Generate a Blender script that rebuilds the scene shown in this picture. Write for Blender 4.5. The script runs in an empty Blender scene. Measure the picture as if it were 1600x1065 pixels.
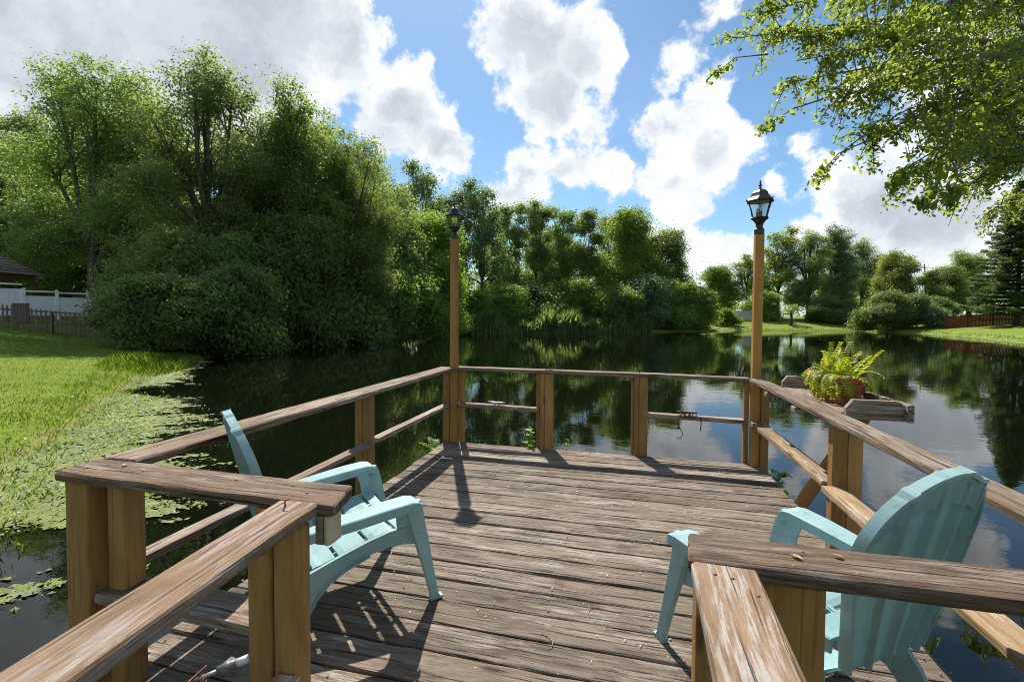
import bpy, math, random
import numpy as np
from mathutils import Matrix, Vector

random.seed(7)
S = bpy.context.scene
COL = S.collection
R = math.radians
TF = R(-13.84)                      # heading of the dock's far edge seen from the camera
CT, ST = math.cos(TF), math.sin(TF)

def C(lat, dep, z=0.0):
    """ground position from (metres to the right, metres ahead) of where the photographer stands -> world"""
    return Vector((lat*CT + dep*ST, -lat*ST + dep*CT, z))

def at(px, dep):
    return C((px-800)/717.5*dep, dep)

# ------------------------------------------------------------------ camera
cam = bpy.data.cameras.new('camera'); camo = bpy.data.objects.new('camera', cam); COL.objects.link(camo)
cam.sensor_width = 36; cam.lens = 717.5/1600*36
cam.shift_y = -14.5/1600
cam.clip_start = 0.05; cam.clip_end = 3000
pitch, roll = R(1.87), R(0.36)
f = Vector((0, math.cos(pitch), -math.sin(pitch))); u = Vector((0, math.sin(pitch), math.cos(pitch))); r = Vector((1, 0, 0))
r, u = math.cos(roll)*r + math.sin(roll)*u, -math.sin(roll)*r + math.cos(roll)*u
m = Matrix((r, u, -f)).transposed().to_4x4()
camo.matrix_world = Matrix.Translation((0, 0, 1.65)) @ Matrix.Rotation(-TF, 4, 'Z') @ m
S.camera = camo

# ------------------------------------------------------------------ light
SUN_AZ = Vector((-0.40, 0.916, 0)).normalized(); SUN_EL = R(51)
sund = SUN_AZ*math.cos(SUN_EL) + Vector((0, 0, math.sin(SUN_EL)))
sl = bpy.data.lights.new('sun', 'SUN'); sl.energy = 3.9; sl.angle = R(0.55); sl.color = (1.0, 0.95, 0.87)
so = bpy.data.objects.new('sun', sl); COL.objects.link(so)
so.rotation_euler = (-sund).to_track_quat('-Z', 'Y').to_euler(); so.location = (0, 0, 40)

W = bpy.data.worlds.new('World'); S.world = W; W.use_nodes = True

class NT:
    """small helper to write node trees"""
    def __init__(s, tree): s.t = tree; s.n = tree.nodes; s.l = tree.links
    def new(s, typ, **kw):
        nd = s.n.new(typ)
        for k, v in kw.items(): setattr(nd, k, v)
        return nd
    def put(s, nd, i, v):
        if isinstance(v, bpy.types.NodeSocket): s.l.new(v, nd.inputs[i])
        elif v is not None:
            sock = nd.inputs[i]
            if sock.type == 'RGBA' and len(v) == 3: v = (*v, 1)
            sock.default_value = v
    def math(s, op, a, b=None, c=None, clamp=False):
        nd = s.new('ShaderNodeMath', operation=op, use_clamp=clamp); s.put(nd, 0, a); s.put(nd, 1, b)
        if c is not None: s.put(nd, 2, c)
        return nd.outputs[0]
    def vmath(s, op, a, b=None, out=0):
        nd = s.new('ShaderNodeVectorMath', operation=op); s.put(nd, 0, a)
        if b is not None: s.put(nd, 3 if op == 'SCALE' else 1, b)
        return nd.outputs[out]
    def noise(s, vec, scale, detail=3, rough=.55, dist=0.0, out=0, lac=2.0):
        nd = s.new('ShaderNodeTexNoise'); s.put(nd, 'Vector', vec); s.put(nd, 'Scale', scale); s.put(nd, 'Detail', detail)
        s.put(nd, 'Roughness', rough); s.put(nd, 'Distortion', dist); s.put(nd, 'Lacunarity', lac)
        return nd.outputs[out]
    def ss(s, v, a, b, c=0.0, d=1.0, typ='SMOOTHSTEP'):
        nd = s.new('ShaderNodeMapRange', interpolation_type=typ); s.put(nd, 0, v); s.put(nd, 1, a); s.put(nd, 2, b); s.put(nd, 3, c); s.put(nd, 4, d)
        return nd.outputs[0]
    def mix(s, fac, a, b, blend='MIX'):
        nd = s.new('ShaderNodeMix', data_type='RGBA', blend_type=blend); s.put(nd, 0, fac); s.put(nd, 6, a); s.put(nd, 7, b)
        return nd.outputs[2]
    def ramp(s, fac, stops):
        nd = s.new('ShaderNodeValToRGB'); s.put(nd, 0, fac); cr = nd.color_ramp
        while len(cr.elements) < len(stops): cr.elements.new(0.5)
        for e, (p, c) in zip(cr.elements, stops): e.position = p; e.color = (*c, 1)
        return nd.outputs[0]
    def mapping(s, vec, scale=(1, 1, 1), loc=(0, 0, 0)):
        nd = s.new('ShaderNodeMapping'); s.put(nd, 0, vec); s.put(nd, 1, loc); s.put(nd, 3, scale)
        return nd.outputs[0]

def build_world():
    t = NT(W.node_tree); t.n.clear()
    sky = t.new('ShaderNodeTexSky', sky_type='NISHITA', sun_disc=False)
    sky.sun_elevation = SUN_EL
    sky.sun_rotation = math.atan2(SUN_AZ.x, SUN_AZ.y)
    sky.air_density = 1.0; sky.dust_density = 0.35; sky.ozone_density = 3.2
    d = t.vmath('NORMALIZE', t.new('ShaderNodeTexCoord').outputs['Generated'])
    # wisp the outlines of the cloud banks
    w1 = t.noise(d, 5.0, 6, .62, out=1); w2 = t.noise(d, 22.0, 4, .6, out=1)
    dw = t.vmath('ADD', d, t.vmath('SCALE', t.vmath('SUBTRACT', w1, (.5, .5, .5)), .20))
    dw = t.vmath('ADD', dw, t.vmath('SCALE', t.vmath('SUBTRACT', w2, (.5, .5, .5)), .035))
    # banks of cumulus: heading (deg right of the view), elevation (deg), radius (deg)
    def pix(px, py):
        v = Matrix.Rotation(-TF, 3, 'Z') @ (f + r*((px-800)/717.5) + u*((518-py)/717.5)); return v.normalized()
    banks = [(60, 70, 235), (230, 30, 190), (400, 40, 160), (530, 45, 95), (300, 130, 120),(20,190,110),
             (640, 190, 80), (680, 235, 62), (600, 215, 50), (665, 125, 38),
             (830, 60, 100), (910, 95, 82), (850, 140, 82), (925, 185, 42),
             (830, 275, 62), (890, 255, 50), (800, 300, 40),(960,270,45),
             (1085, 105, 45), (1050, 200, 60), (1110, 235, 78), (1040, 270, 62), (1160, 245, 40), (1140, 35, 42),(1120,160,55),
             (1080, 325, 42), (1335, 320, 92), (1390, 300, 100), (1480, 330, 130), (1330,390,90),(1100,395,45), (1212, 322, 26), (1240, 372, 40), (1165, 385, 30), (1250, 250, 26),
             (1330, 150, 70), (1500, 120, 120),(1560,380,90),(1040,400,40)]
    den = None
    for bx, by, br in banks:
        c = pix(bx, by); rad = (pix(bx+br*.7, by-br*.7)-c).length*.5 + (pix(bx-br*.7, by+br*.7)-c).length*.5
        dist = t.vmath('DISTANCE', dw, tuple(c), out=1)
        v = t.math('MULTIPLY_ADD', dist, -1.0/rad, 1.0)
        v = t.math('MULTIPLY', v, min(1.0, rad/.14))
        if den is None: den = v
        else:
            nd = t.new('ShaderNodeMath', operation='SMOOTH_MAX'); t.put(nd, 0, den); t.put(nd, 1, v); t.put(nd, 2, .10); den = nd.outputs[0]
    # the same broken cumulus goes on over the rest of the sky
    gen = t.ss(t.noise(dw, 2.6, 4, .55), .42, .75, -.45, .75, 'LINEAR')
    fw = Matrix.Rotation(-TF, 3, 'Z') @ Vector((0, .93, .36))
    ahead = t.vmath('DOT_PRODUCT', d, tuple(fw.normalized()), out=1)
    den = t.mix(t.ss(ahead, .55, .75), gen, den)
    fine = t.noise(d, 13.0, 9, .66)
    dd = t.math('ADD', den, t.math('MULTIPLY', t.math('SUBTRACT', fine, .5), .92))
    alpha = t.ss(dd, -.05, .15)
    thick = t.math('ADD', t.math('MINIMUM', den, .50), t.math('MULTIPLY', t.math('SUBTRACT', t.noise(dw, 3.0, 9, .55), .5), .85))
    grey = t.ss(thick, .16, .56)
    puff = t.ss(t.noise(dw, 9.0, 8, .62), .32, .62)
    cloud = t.mix(grey, t.mix(puff, (6.0, 6.4, 6.9), (8.3, 8.5, 8.8)), t.mix(puff, (3.9, 4.3, 4.9), (5.0, 5.4, 5.9)))
    veil = t.ss(t.noise(d, 3.4, 5, .6),   .5, .85, 0.0, .16)
    el = t.new('ShaderNodeSeparateXYZ'); t.put(el, 0, d)
    low = t.ss(el.outputs[2], .0, .16, .45, 0.0)
    skyc = t.mix(t.math('MAXIMUM', veil, low), t.mix(1.0, sky.outputs[0], (.80, .96, .97), 'MULTIPLY'), (5.6, 6.6, 7.8))
    col = t.mix(alpha, skyc, cloud)
    bg = t.new('ShaderNodeBackground'); t.put(bg, 0, t.vmath('SCALE', col, .89)); t.put(bg, 1, .073)
    o = t.new('ShaderNodeOutputWorld'); t.l.new(bg.outputs[0], o.inputs[0])
build_world()
S.view_settings.view_transform = 'Standard'; S.view_settings.look = 'None'
S.view_settings.exposure = 1.1; S.view_settings.gamma = 1.0; S.view_settings.use_curve_mapping = False
S.render.engine = 'CYCLES'
S.cycles.use_denoising = True; S.cycles.denoising_prefilter = 'NONE'; S.cycles.filter_width = 1.0
S.cycles.max_bounces = 14; S.cycles.diffuse_bounces = 9; S.cycles.glossy_bounces = 4; S.cycles.transparent_max_bounces = 12; S.cycles.transmission_bounces = 6
S.cycles.caustics_reflective = False; S.cycles.caustics_refractive = False

# ------------------------------------------------------------------ materials
def mat(name):
    M_ = bpy.data.materials.new(name); M_.use_nodes = True; t = NT(M_.node_tree)
    return M_, t, t.n['Principled BSDF']

def bump(t, b, h, strength=.5, dist=.01):
    nd = t.new('ShaderNodeBump'); t.put(nd, 'Strength', strength); t.put(nd, 'Distance', dist); t.put(nd, 'Height', h)
    t.l.new(nd.outputs[0], b.inputs['Normal'])

def wood(name, dark, mid, light, grain=1.0, streak=.6, rough=.85, knots=True, grey=None, crack=.5, bstr=.6, moss=False, stain=.0):
    M_, t, b = mat(name)
    oi = t.new('ShaderNodeObjectInfo'); tc = t.new('ShaderNodeTexCoord').outputs['Object']
    off = t.vmath('SCALE', (37.0, 53.0, 71.0), oi.outputs['Random'])
    p = t.vmath('ADD', tc, off)
    wob = t.vmath('ADD', p, t.vmath('SCALE', t.vmath('SUBTRACT', t.noise(t.mapping(p, (1.3, 5, 5)), 1.0, 2, out=1), (.5, .5, .5)), .05))
    g1 = t.noise(t.mapping(wob, (1.7, 30*grain, 30*grain)), 1.0, 6, .7)
    g2 = t.noise(t.mapping(wob, (6, 130*grain, 130*grain)), 1.0, 4, .75)
    g3 = t.noise(t.mapping(p, (3.0, 7, 7)), 1.0, 4, .6)
    gg = t.math('ADD', t.math('MULTIPLY', g1, .6), t.math('MULTIPLY', g2, .4))
    col = t.ramp(gg, [(.30, dark), (.50, mid), (.70, light)])
    col = t.mix(t.ss(g3, .35, .75, 0, .45), col, t.mix(1.0, col, (.62, .60, .58), 'MULTIPLY'))
    h = t.math('ADD', t.math('MULTIPLY', g1, .5), t.math('MULTIPLY', g2, .5))
    if grey:                       # weathered, bleached streaks along the grain
        pe = t.noise(t.mapping(wob, (4.5, 55, 55)), 1.0, 6, .75); pm = t.noise(t.mapping(p, (1.2, 5, 5)), 1.0, 3, .6)
        k = t.math('MULTIPLY', t.ss(pe, .46, .60), t.ss(pm, .50-.25*streak, .72-.2*streak))
        col = t.mix(k, col, grey)
    if crack:
        ck = t.noise(t.mapping(wob, (.9, 60, 60)), 1.0, 3, .5)
        cm = t.math('MULTIPLY', t.ss(ck, .60, .67), crack)
        col = t.mix(cm, col, t.mix(1.0, col, (.22, .20, .19), 'MULTIPLY'))
        h = t.math('SUBTRACT', h, t.math('MULTIPLY', cm, .9))
    if knots:
        v = t.new('ShaderNodeTexVoronoi'); t.put(v, 'Vector', t.mapping(p, (1.7, 5.5, 5.5))); t.put(v, 'Scale', 1.0); t.put(v, 'Randomness', 1.0)
        kd = t.ss(v.outputs['Distance'], .05, .13, .75, 0)
        col = t.mix(kd, col, t.mix(1.0, col, (.30, .22, .18), 'MULTIPLY'))
    if stain:                      # damp black mould blotches
        sm = t.ss(t.noise(t.mapping(p, (2.2, 6, 6)), 1.0, 5, .7), .52, .68, 0, stain)
        col = t.mix(sm, col, t.mix(1.0, col, (.28, .26, .25), 'MULTIPLY'))
    if moss:
        col = t.mix(t.ss(t.noise(p, 2.1, 4, .7), .62, .75, 0, .35), col, (.10, .11, .03))
    var = t.math('MULTIPLY_ADD', oi.outputs['Random'], .46, .74)
    nd = t.new('ShaderNodeMix', data_type='RGBA', blend_type='MULTIPLY'); t.put(nd, 0, 1.0); t.put(nd, 6, col)
    cb = t.new('ShaderNodeCombineColor'); t.put(cb, 0, var); t.put(cb, 1, var); t.put(cb, 2, var); t.l.new(cb.outputs[0], nd.inputs[7])
    t.put(b, 'Base Color', nd.outputs[2]); t.put(b, 'Roughness', rough); t.put(b, 'Specular IOR Level', .25)
    bump(t, b, h, bstr, .006)
    return M_

MAT = {}
MAT['deck'] = wood('weathered_deck_wood', (.036, .026, .018), (.150, .113, .081), (.262, .212, .166), grain=.8, grey=(.295, .25, .205), streak=.35, crack=.95, bstr=1.0, moss=True, stain=.75)
MAT['cap'] = wood('weathered_rail_cap_wood', (.060, .038, .024), (.178, .122, .078), (.28, .215, .16), grain=1.0, grey=(.31, .265, .22), streak=.4, crack=.95, bstr=1.0, stain=.5)
MAT['capw'] = wood('peeling_rail_cap_wood', (.10, .055, .030), (.25, .160, .092), (.34, .25, .17), grain=1.0, grey=(.37, .33, .295), streak=.48, crack=.8, bstr=1.0, stain=.4)
MAT['capd'] = wood('dark_rail_cap_wood', (.034, .020, .012), (.122, .076, .045), (.225, .165, .118), grain=.8, grey=(.25, .205, .165), streak=.35, crack=1.0, bstr=1.1, stain=.45)
MAT['post'] = wood('honey_brown_post_wood', (.21, .106, .033), (.35, .188, .062), (.43, .255, .10), grain=.45, grey=None, crack=.4, bstr=.3, rough=.7, stain=.25)
MAT['lamppost'] = wood('orange_brown_post_wood', (.31, .145, .034), (.42, .212, .058), (.49, .275, .095), grain=.5, grey=None, crack=.3, bstr=.25, rough=.65, stain=.12)
MAT['low'] = wood('lower_rail_wood', (.15, .088, .04), (.29, .19, .10), (.38, .28, .17), grain=.7, grey=(.5, .45, .38), streak=.35, crack=.45, bstr=.5)
MAT['lowold'] = wood('old_lower_rail_wood', (.09, .06, .04), (.22, .158, .108), (.32, .25, .19), grain=.9, grey=(.34, .30, .27), streak=.6, crack=.8, bstr=.8)
MAT['picket'] = wood('grey_brown_picket_wood', (.10, .075, .055), (.17, .13, .10), (.25, .20, .16), grain=.5, crack=.4, bstr=.3, knots=False)
MAT['redfence'] = wood('red_stained_fence_wood', (.15, .036, .026), (.22, .055, .040), (.28, .075, .055), grain=.4, crack=.2, bstr=.2, knots=False)
MAT['timber'] = wood('brown_gazebo_timber', (.11, .062, .032), (.17, .10, .055), (.23, .15, .085), grain=.4, crack=.2, bstr=.2, knots=False)
MAT['shingle'] = wood('brown_shingle', (.17, .135, .11), (.26, .215, .18), (.34, .29, .25), grain=.3, crack=.2, bstr=.3, knots=False)
MAT['pole'] = wood('utility_pole_wood', (.08, .06, .045), (.13, .10, .08), (.18, .15, .12), grain=.3, crack=.2, bstr=.2, knots=False)

def simple(name, col, rough=.5, spec=.5, metal=0.0, nscale=0, namt=.15, bs=0.0):
    M_, t, b = mat(name)
    if nscale:
        tc = t.new('ShaderNodeTexCoord').outputs['Object']; n = t.noise(tc, nscale, 5, .65)
        t.put(b, 'Base Color', t.mix(t.ss(n, .3, .7), tuple(c*(1-namt) for c in col), tuple(min(1, c*(1+namt)) for c in col)))
        t.put(b, 'Roughness', t.ss(n, .2, .8, max(0, rough-.1), min(1, rough+.1)))
        if bs: bump(t, b, n, bs, .004)
    else:
        t.put(b, 'Base Color', col); t.put(b, 'Roughness', rough)
    t.put(b, 'Specular IOR Level', spec); t.put(b, 'Metallic', metal)
    return M_
def plastic():
    M_, t, b = mat('aqua_plastic')
    tc = t.new('ShaderNodeTexCoord').outputs['Object']
    n = t.noise(tc, 3.0, 5, .7); n2 = t.noise(tc, 60.0, 3, .6)
    col = t.mix(t.ss(n, .35, .75), (.30, .465, .475), (.355, .505, .51))
    dirt = t.math('MAXIMUM', t.ss(t.noise(t.mapping(tc, (4, 4, 9)), 2.2, 6, .75), .52, .74, 0, .55), t.ss(t.noise(t.mapping(tc, (30, 30, 8)), 1.0, 5, .7), .60, .72, 0, .45))
    col = t.mix(dirt, col, (.13, .19, .17))
    t.put(b, 'Base Color', col); t.put(b, 'Roughness', t.ss(n2, .3, .7, .42, .56)); t.put(b, 'Specular IOR Level', .35)
    b.inputs['Subsurface Weight'].default_value = .12; b.inputs['Subsurface Radius'].default_value = (.010, .016, .016)
    bump(t, b, n2, .08, .002)
    tr = t.new('ShaderNodeBsdfTranslucent'); t.put(tr, 0, (.33, .52, .52)); mx = t.new('ShaderNodeMixShader'); t.put(mx, 0, .22)
    t.l.new(b.outputs[0], mx.inputs[1]); t.l.new(tr.outputs[0], mx.inputs[2]); t.l.new(mx.outputs[0], t.n['Material Output'].inputs[0])
    return M_
MAT['plastic'] = plastic()
MAT['black'] = simple('black_lantern_metal', (.022, .022, .024), .38, .5, .3, 40, .4, .05)
MAT['bronze'] = simple('faded_bronze_lantern_metal', (.045, .036, .034), .5, .5, .3, 40, .35, .05)
MAT['candle'] = simple('candle_sleeve', (.03, .03, .03), .6)
MAT['bulb'] = simple('bulb_glass', (.75, .72, .62), .15)
MAT['beige'] = simple('beige_plastic_box', (.46, .40, .26), .5, .4, 0, 20, .12)
MAT['greybox'] = simple('grey_metal_plate', (.20, .21, .18), .5, .4, .2, 20, .2)
MAT['white'] = simple('white_plastic', (.62, .62, .60), .5)
MAT['vinyl'] = simple('white_vinyl', (.72, .76, .78), .5, .4, 0, 3, .06)
MAT['greyplastic'] = simple('grey_plastic', (.12, .125, .13), .45)
MAT['rust'] = simple('rusty_red_cord', (.34, .13, .10), .8, .3, 0, 50, .35)
MAT['iron'] = simple('dark_iron', (.03, .028, .026), .55, .4, .6, 60, .4)
MAT['galv'] = simple('galvanised_metal', (.36, .36, .35), .45, .5, .7, 50, .25)
MAT['nail'] = simple('nail_head', (.16, .115, .085), .6, .4, .3)
MAT['terracotta'] = simple('terracotta', (.30, .095, .048), .8, .25, 0, 25, .28, .15)
MAT['concrete'] = simple('pale_grey_render', (.42, .42, .42), .85, .2, 0, 4, .08)
MAT['duck'] = simple('brown_duck_feathers', (.075, .06, .048), .8, .2, 0, 30, .4)
MAT['duckhead'] = simple('pale_duck_feathers', (.22, .19, .16), .8)
MAT['wire'] = simple('wire', (.03, .03, .03), .6)
MAT['twig'] = simple('dry_stem', (.36, .27, .17), .9, .2)
MAT['soil'] = simple('soil', (.035, .022, .015), .95, .1, 0, 30, .4)
MAT['litter'] = simple('pale_litter', (.55, .45, .30), .8, .2, 0, 60, .4)

def glass_mat():
    M_, t, b = mat('clear_glass'); out = t.n['Material Output']
    tr = t.new('ShaderNodeBsdfTransparent'); t.put(tr, 0, (.93, .95, .95)); gl = t.new('ShaderNodeBsdfGlossy'); t.put(gl, 'Roughness', .05)
    fr = t.new('ShaderNodeFresnel'); t.put(fr, 0, 1.5); mx = t.new('ShaderNodeMixShader')
    t.put(mx, 0, t.math('ADD', fr.outputs[0], .06)); t.l.new(tr.outputs[0], mx.inputs[1]); t.l.new(gl.outputs[0], mx.inputs[2])
    t.l.new(mx.outputs[0], out.inputs[0]); return M_
MAT['glass'] = glass_mat()

def leafmat(name, dark, mid, light, trans=.32, warm=(.5, .55, .12), rough=.5, clump=.5, spec=.35):
    M_, t, b = mat(name); out = t.n['Material Output']
    ge = t.new('ShaderNodeNewGeometry'); oi = t.new('ShaderNodeObjectInfo'); tc = t.new('ShaderNodeTexCoord').outputs['Object']
    n = t.noise(tc, clump, 3, .6)
    k = t.math('ADD', t.math('MULTIPLY', ge.outputs['Random Per Island'], .55), t.math('MULTIPLY', t.ss(n, .3, .7), .45))
    col = t.ramp(k, [(.05, dark), (.5, mid), (.95, light)])
    v = t.math('MULTIPLY_ADD', oi.outputs['Random'], .35, .82)
    hs = t.new('ShaderNodeHueSaturation'); t.put(hs, 'Hue', t.math('MULTIPLY_ADD', oi.outputs['Random'], .03, .485)); t.put(hs, 'Value', v); t.put(hs, 'Color', col)
    col = hs.outputs[0]
    t.put(b, 'Base Color', col); t.put(b, 'Roughness', rough); t.put(b, 'Specular IOR Level', spec)
    tr = t.new('ShaderNodeBsdfTranslucent'); t.put(tr, 0, t.mix(.45, t.mix(1.0, col, (1.9, 2.0, .9), 'MULTIPLY'), warm))
    mx = t.new('ShaderNodeMixShader'); t.put(mx, 0, trans); t.l.new(b.outputs[0], mx.inputs[1]); t.l.new(tr.outputs[0], mx.inputs[2])
    t.l.new(mx.outputs[0], out.inputs[0]); return M_
MAT['leaf_dark'] = leafmat('dark_oak_leaves', (.062, .098, .032), (.118, .170, .054), (.190, .245, .085), .60, (.42, .53, .15), clump=.35)
MAT['leaf_mid'] = leafmat('mid_green_leaves', (.060, .100, .028), (.120, .178, .050), (.195, .26, .080), .60, (.45, .55, .13), clump=.35)
MAT['leaf_bright'] = leafmat('bright_green_leaves', (.075, .135, .026), (.140, .225, .040), (.21, .285, .064), 0.58, (.44, .58, .08), clump=.4)
MAT['leaf_yellow'] = leafmat('yellowish_leaves', (.095, .13, .030), (.165, .205, .048), (.25, .265, .078), 0.55, (.46, .52, .08), clump=.4)
MAT['leaf_blue'] = leafmat('grey_green_leaves', (.052, .090, .044), (.102, .156, .072), (.165, .225, .11), 0.52, (.34, .46, .15), clump=.35)
MAT['leaf_oak'] = leafmat('sunlit_overhead_leaves', (.040, .078, .018), (.090, .150, .026), (.235, .265, .040), .62, (.55, .62, .07), rough=.36, clump=1.8, spec=.5)
MAT['needle'] = leafmat('pine_needles', (.036, .070, .030), (.075, .125, .046), (.17, .205, .06), 0.36, (.26, .34, .08), clump=.4)
MAT['reed'] = leafmat('reed_blades', (.11, .185, .065), (.19, .28, .10), (.29, .34, .14), .52, (.36, .50, .14), clump=.25)
MAT['grass'] = leafmat('grass_blades', (.095, .155, .018), (.16, .23, .028), (.24, .27, .05), .40, (.30, .42, .05), clump=.6)
def algae_mat():
    M_, t, b = mat('floating_algae'); p = t.new('ShaderNodeNewGeometry').outputs['Position']
    n1 = t.noise(p, .8, 4, .65); n2 = t.noise(p, 7, 5, .7); n3 = t.noise(p, 40, 4, .7)
    k = t.math('ADD', t.math('MULTIPLY', n1, .4), t.math('MULTIPLY', n2, .6))
    col = t.ramp(k, [(.32, (.045, .066, .014)), (.45, (.105, .140, .026)), (.56, (.175, .195, .040)), (.70, (.25, .245, .085))])
    col = t.mix(t.ss(t.noise(p, 1.7, 5, .7), .55, .70, 0, .6), col, (.22, .25, .19))
    col = t.mix(t.ss(n3, .55, .72, 0, .7), col, (.035, .045, .014))
    t.put(b, 'Base Color', col); t.put(b, 'Roughness', .7); t.put(b, 'Specular IOR Level', .3); bump(t, b, t.math('ADD', n2, n3), .8, .02); return M_
MAT['algae'] = algae_mat()
MAT['fern'] = leafmat('yellow_green_fern', (.15, .20, .016), (.31, .35, .028), (.47, .46, .06), .38, (.54, .55, .05), clump=6)
MAT['weed'] = leafmat('bright_weed_leaves', (.08, .17, .02), (.17, .30, .035), (.30, .40, .06), .4, (.35, .45, .05), clump=8)
MAT['weed_pale'] = leafmat('pale_water_weed', (.07, .115, .02), (.135, .18, .04), (.25, .265, .10), .2, (.3, .35, .08), clump=1.5)
MAT['deadleaf'] = leafmat('fallen_leaves', (.20, .10, .05), (.36, .22, .11), (.55, .42, .25), .1, (.4, .3, .1), clump=9)

def barkm(name, a, b_, sc=6):
    M_, t, b = mat(name); tc = t.new('ShaderNodeTexCoord').outputs['Object']
    n = t.noise(t.mapping(tc, (1, 1, .25)), sc, 6, .7)
    t.put(b, 'Base Color', t.mix(t.ss(n, .3, .7), a, b_)); t.put(b, 'Roughness', .9); t.put(b, 'Specular IOR Level', .15); bump(t, b, n, .8, .03); return M_
MAT['bark'] = barkm('grey_brown_bark', (.045, .036, .028), (.13, .108, .085))
MAT['barkl'] = barkm('pale_lichened_bark', (.09, .08, .065), (.23, .21, .18), 14)

def lawn_mat():
    M_, t, b = mat('lawn_ground'); ge = t.new('ShaderNodeNewGeometry'); p = ge.outputs['Position']
    n1 = t.noise(p, .22, 4, .6); n2 = t.noise(p, 1.5, 4, .65); n3 = t.noise(p, 14, 4, .7)
    g = t.ramp(t.math('ADD', t.math('MULTIPLY', n1, .5), t.math('MULTIPLY', n2, .5)), [(.3, (.110, .155, .020)), (.5, (.165, .218, .030)), (.68, (.22, .235, .046))])
    g = t.mix(t.ss(n2, .55, .74, 0, .42), g, (.20, .165, .075))
    g = t.mix(t.ss(n3, .3, .7, .0, .35), g, t.mix(1.0, g, (.45, .5, .45), 'MULTIPLY'))
    z = t.new('ShaderNodeSeparateXYZ'); t.put(z, 0, p)
    zz = t.math('ADD', z.outputs[2], t.math('MULTIPLY', t.math('SUBTRACT', n2, .5), .22))
    g = t.mix(t.ss(zz, -.62, -.50, 1, 0), g, t.mix(n3, (.17, .135, .06), (.30, .25, .12)))
    g = t.mix(t.ss(z.outputs[2], -.70, -.60, 1, 0), g, (.03, .026, .016))
    t.put(b, 'Base Color', g); t.put(b, 'Roughness', .95); t.put(b, 'Specular IOR Level', .1); bump(t, b, t.math('ADD', n3, n2), .9, .06); return M_
MAT['lawn'] = lawn_mat()

def water_mat():
    M_, t, b = mat('pond_water'); ge = t.new('ShaderNodeNewGeometry'); p = ge.outputs['Position']
    murk = t.noise(p, .35, 4, .6)
    t.put(b, 'Base Color', t.mix(murk, (.0015, .0026, .0014), (.005, .0055, .0022)))
    t.put(b, 'Roughness', .015); t.put(b, 'IOR', 1.333); t.put(b, 'Specular IOR Level', .62)
    big = t.noise(t.mapping(p, (.9, 1.25, 1)), 1.1, 3, .55, .4); sm = t.noise(t.mapping(p, (4.0, 6.0, 1)), 1.0, 3, .55, .3)
    wind = t.ss(t.noise(p, .10, 3, .6), .38, .68, .35, 1.0)
    h = t.math('MULTIPLY', t.math('ADD', t.math('MULTIPLY', big, 1.0), t.math('MULTIPLY', sm, .30)), wind)
    bump(t, b, h, .085, .055); return M_
MAT['water'] = water_mat()

# ------------------------------------------------------------------ mesh / object helpers
WM = {}                                              # world matrices of the things' Empties
def link(name, me, parent=None, M_=None, mats=None, local=False):
    o = bpy.data.objects.new(name, me); COL.objects.link(o)
    M_ = M_ if M_ is not None else Matrix.Identity(4)
    if parent is not None:
        o.parent = parent
        o.matrix_basis = M_ if local else WM[parent.name].inverted() @ M_
        WM[o.name] = (WM[parent.name] @ M_) if local else M_
    else:
        o.matrix_basis = M_; WM[o.name] = M_
    if mats is not None and me is not None and not me.materials:
        for k in (mats if isinstance(mats, (list, tuple)) else [mats]): me.materials.append(MAT[k])
    return o

def thing(name, label, cat, loc=(0, 0, 0), rz=0.0, group=None):
    o = bpy.data.objects.new(name, None); COL.objects.link(o); o.empty_display_size = .2
    o.matrix_basis = Matrix.Translation(Vector(loc)) @ Matrix.Rotation(rz, 4, 'Z'); WM[o.name] = o.matrix_basis.copy()
    tag(o, label, cat, group); return o

def tag(o, label=None, cat=None, group=None, kind=None):
    if label: o['label'] = label
    if cat: o['category'] = cat
    if group: o['group'] = group
    if kind: o['kind'] = kind
    return o

def mesh(name, verts, faces, smooth=False):
    me = bpy.data.meshes.new(name); me.from_pydata([tuple(v) for v in verts], [], [tuple(q) for q in faces]); me.update()
    if smooth: me.polygons.foreach_set('use_smooth', [True]*len(me.polygons))
    return me

def np_mesh(name, V, F, smooth=False):
    """V (n,3) array, F (m,k) array of one polygon size"""
    me = bpy.data.meshes.new(name); V = np.asarray(V, np.float32); F = np.asarray(F, np.int32); k = F.shape[1]
    me.vertices.add(len(V)); me.vertices.foreach_set('co', V.ravel())
    me.loops.add(F.size); me.loops.foreach_set('vertex_index', F.ravel())
    me.polygons.add(len(F)); me.polygons.foreach_set('loop_start', np.arange(0, F.size, k, dtype=np.int32))
    if smooth: me.polygons.foreach_set('use_smooth', np.ones(len(F), bool))
    me.update(calc_edges=True); return me

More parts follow.
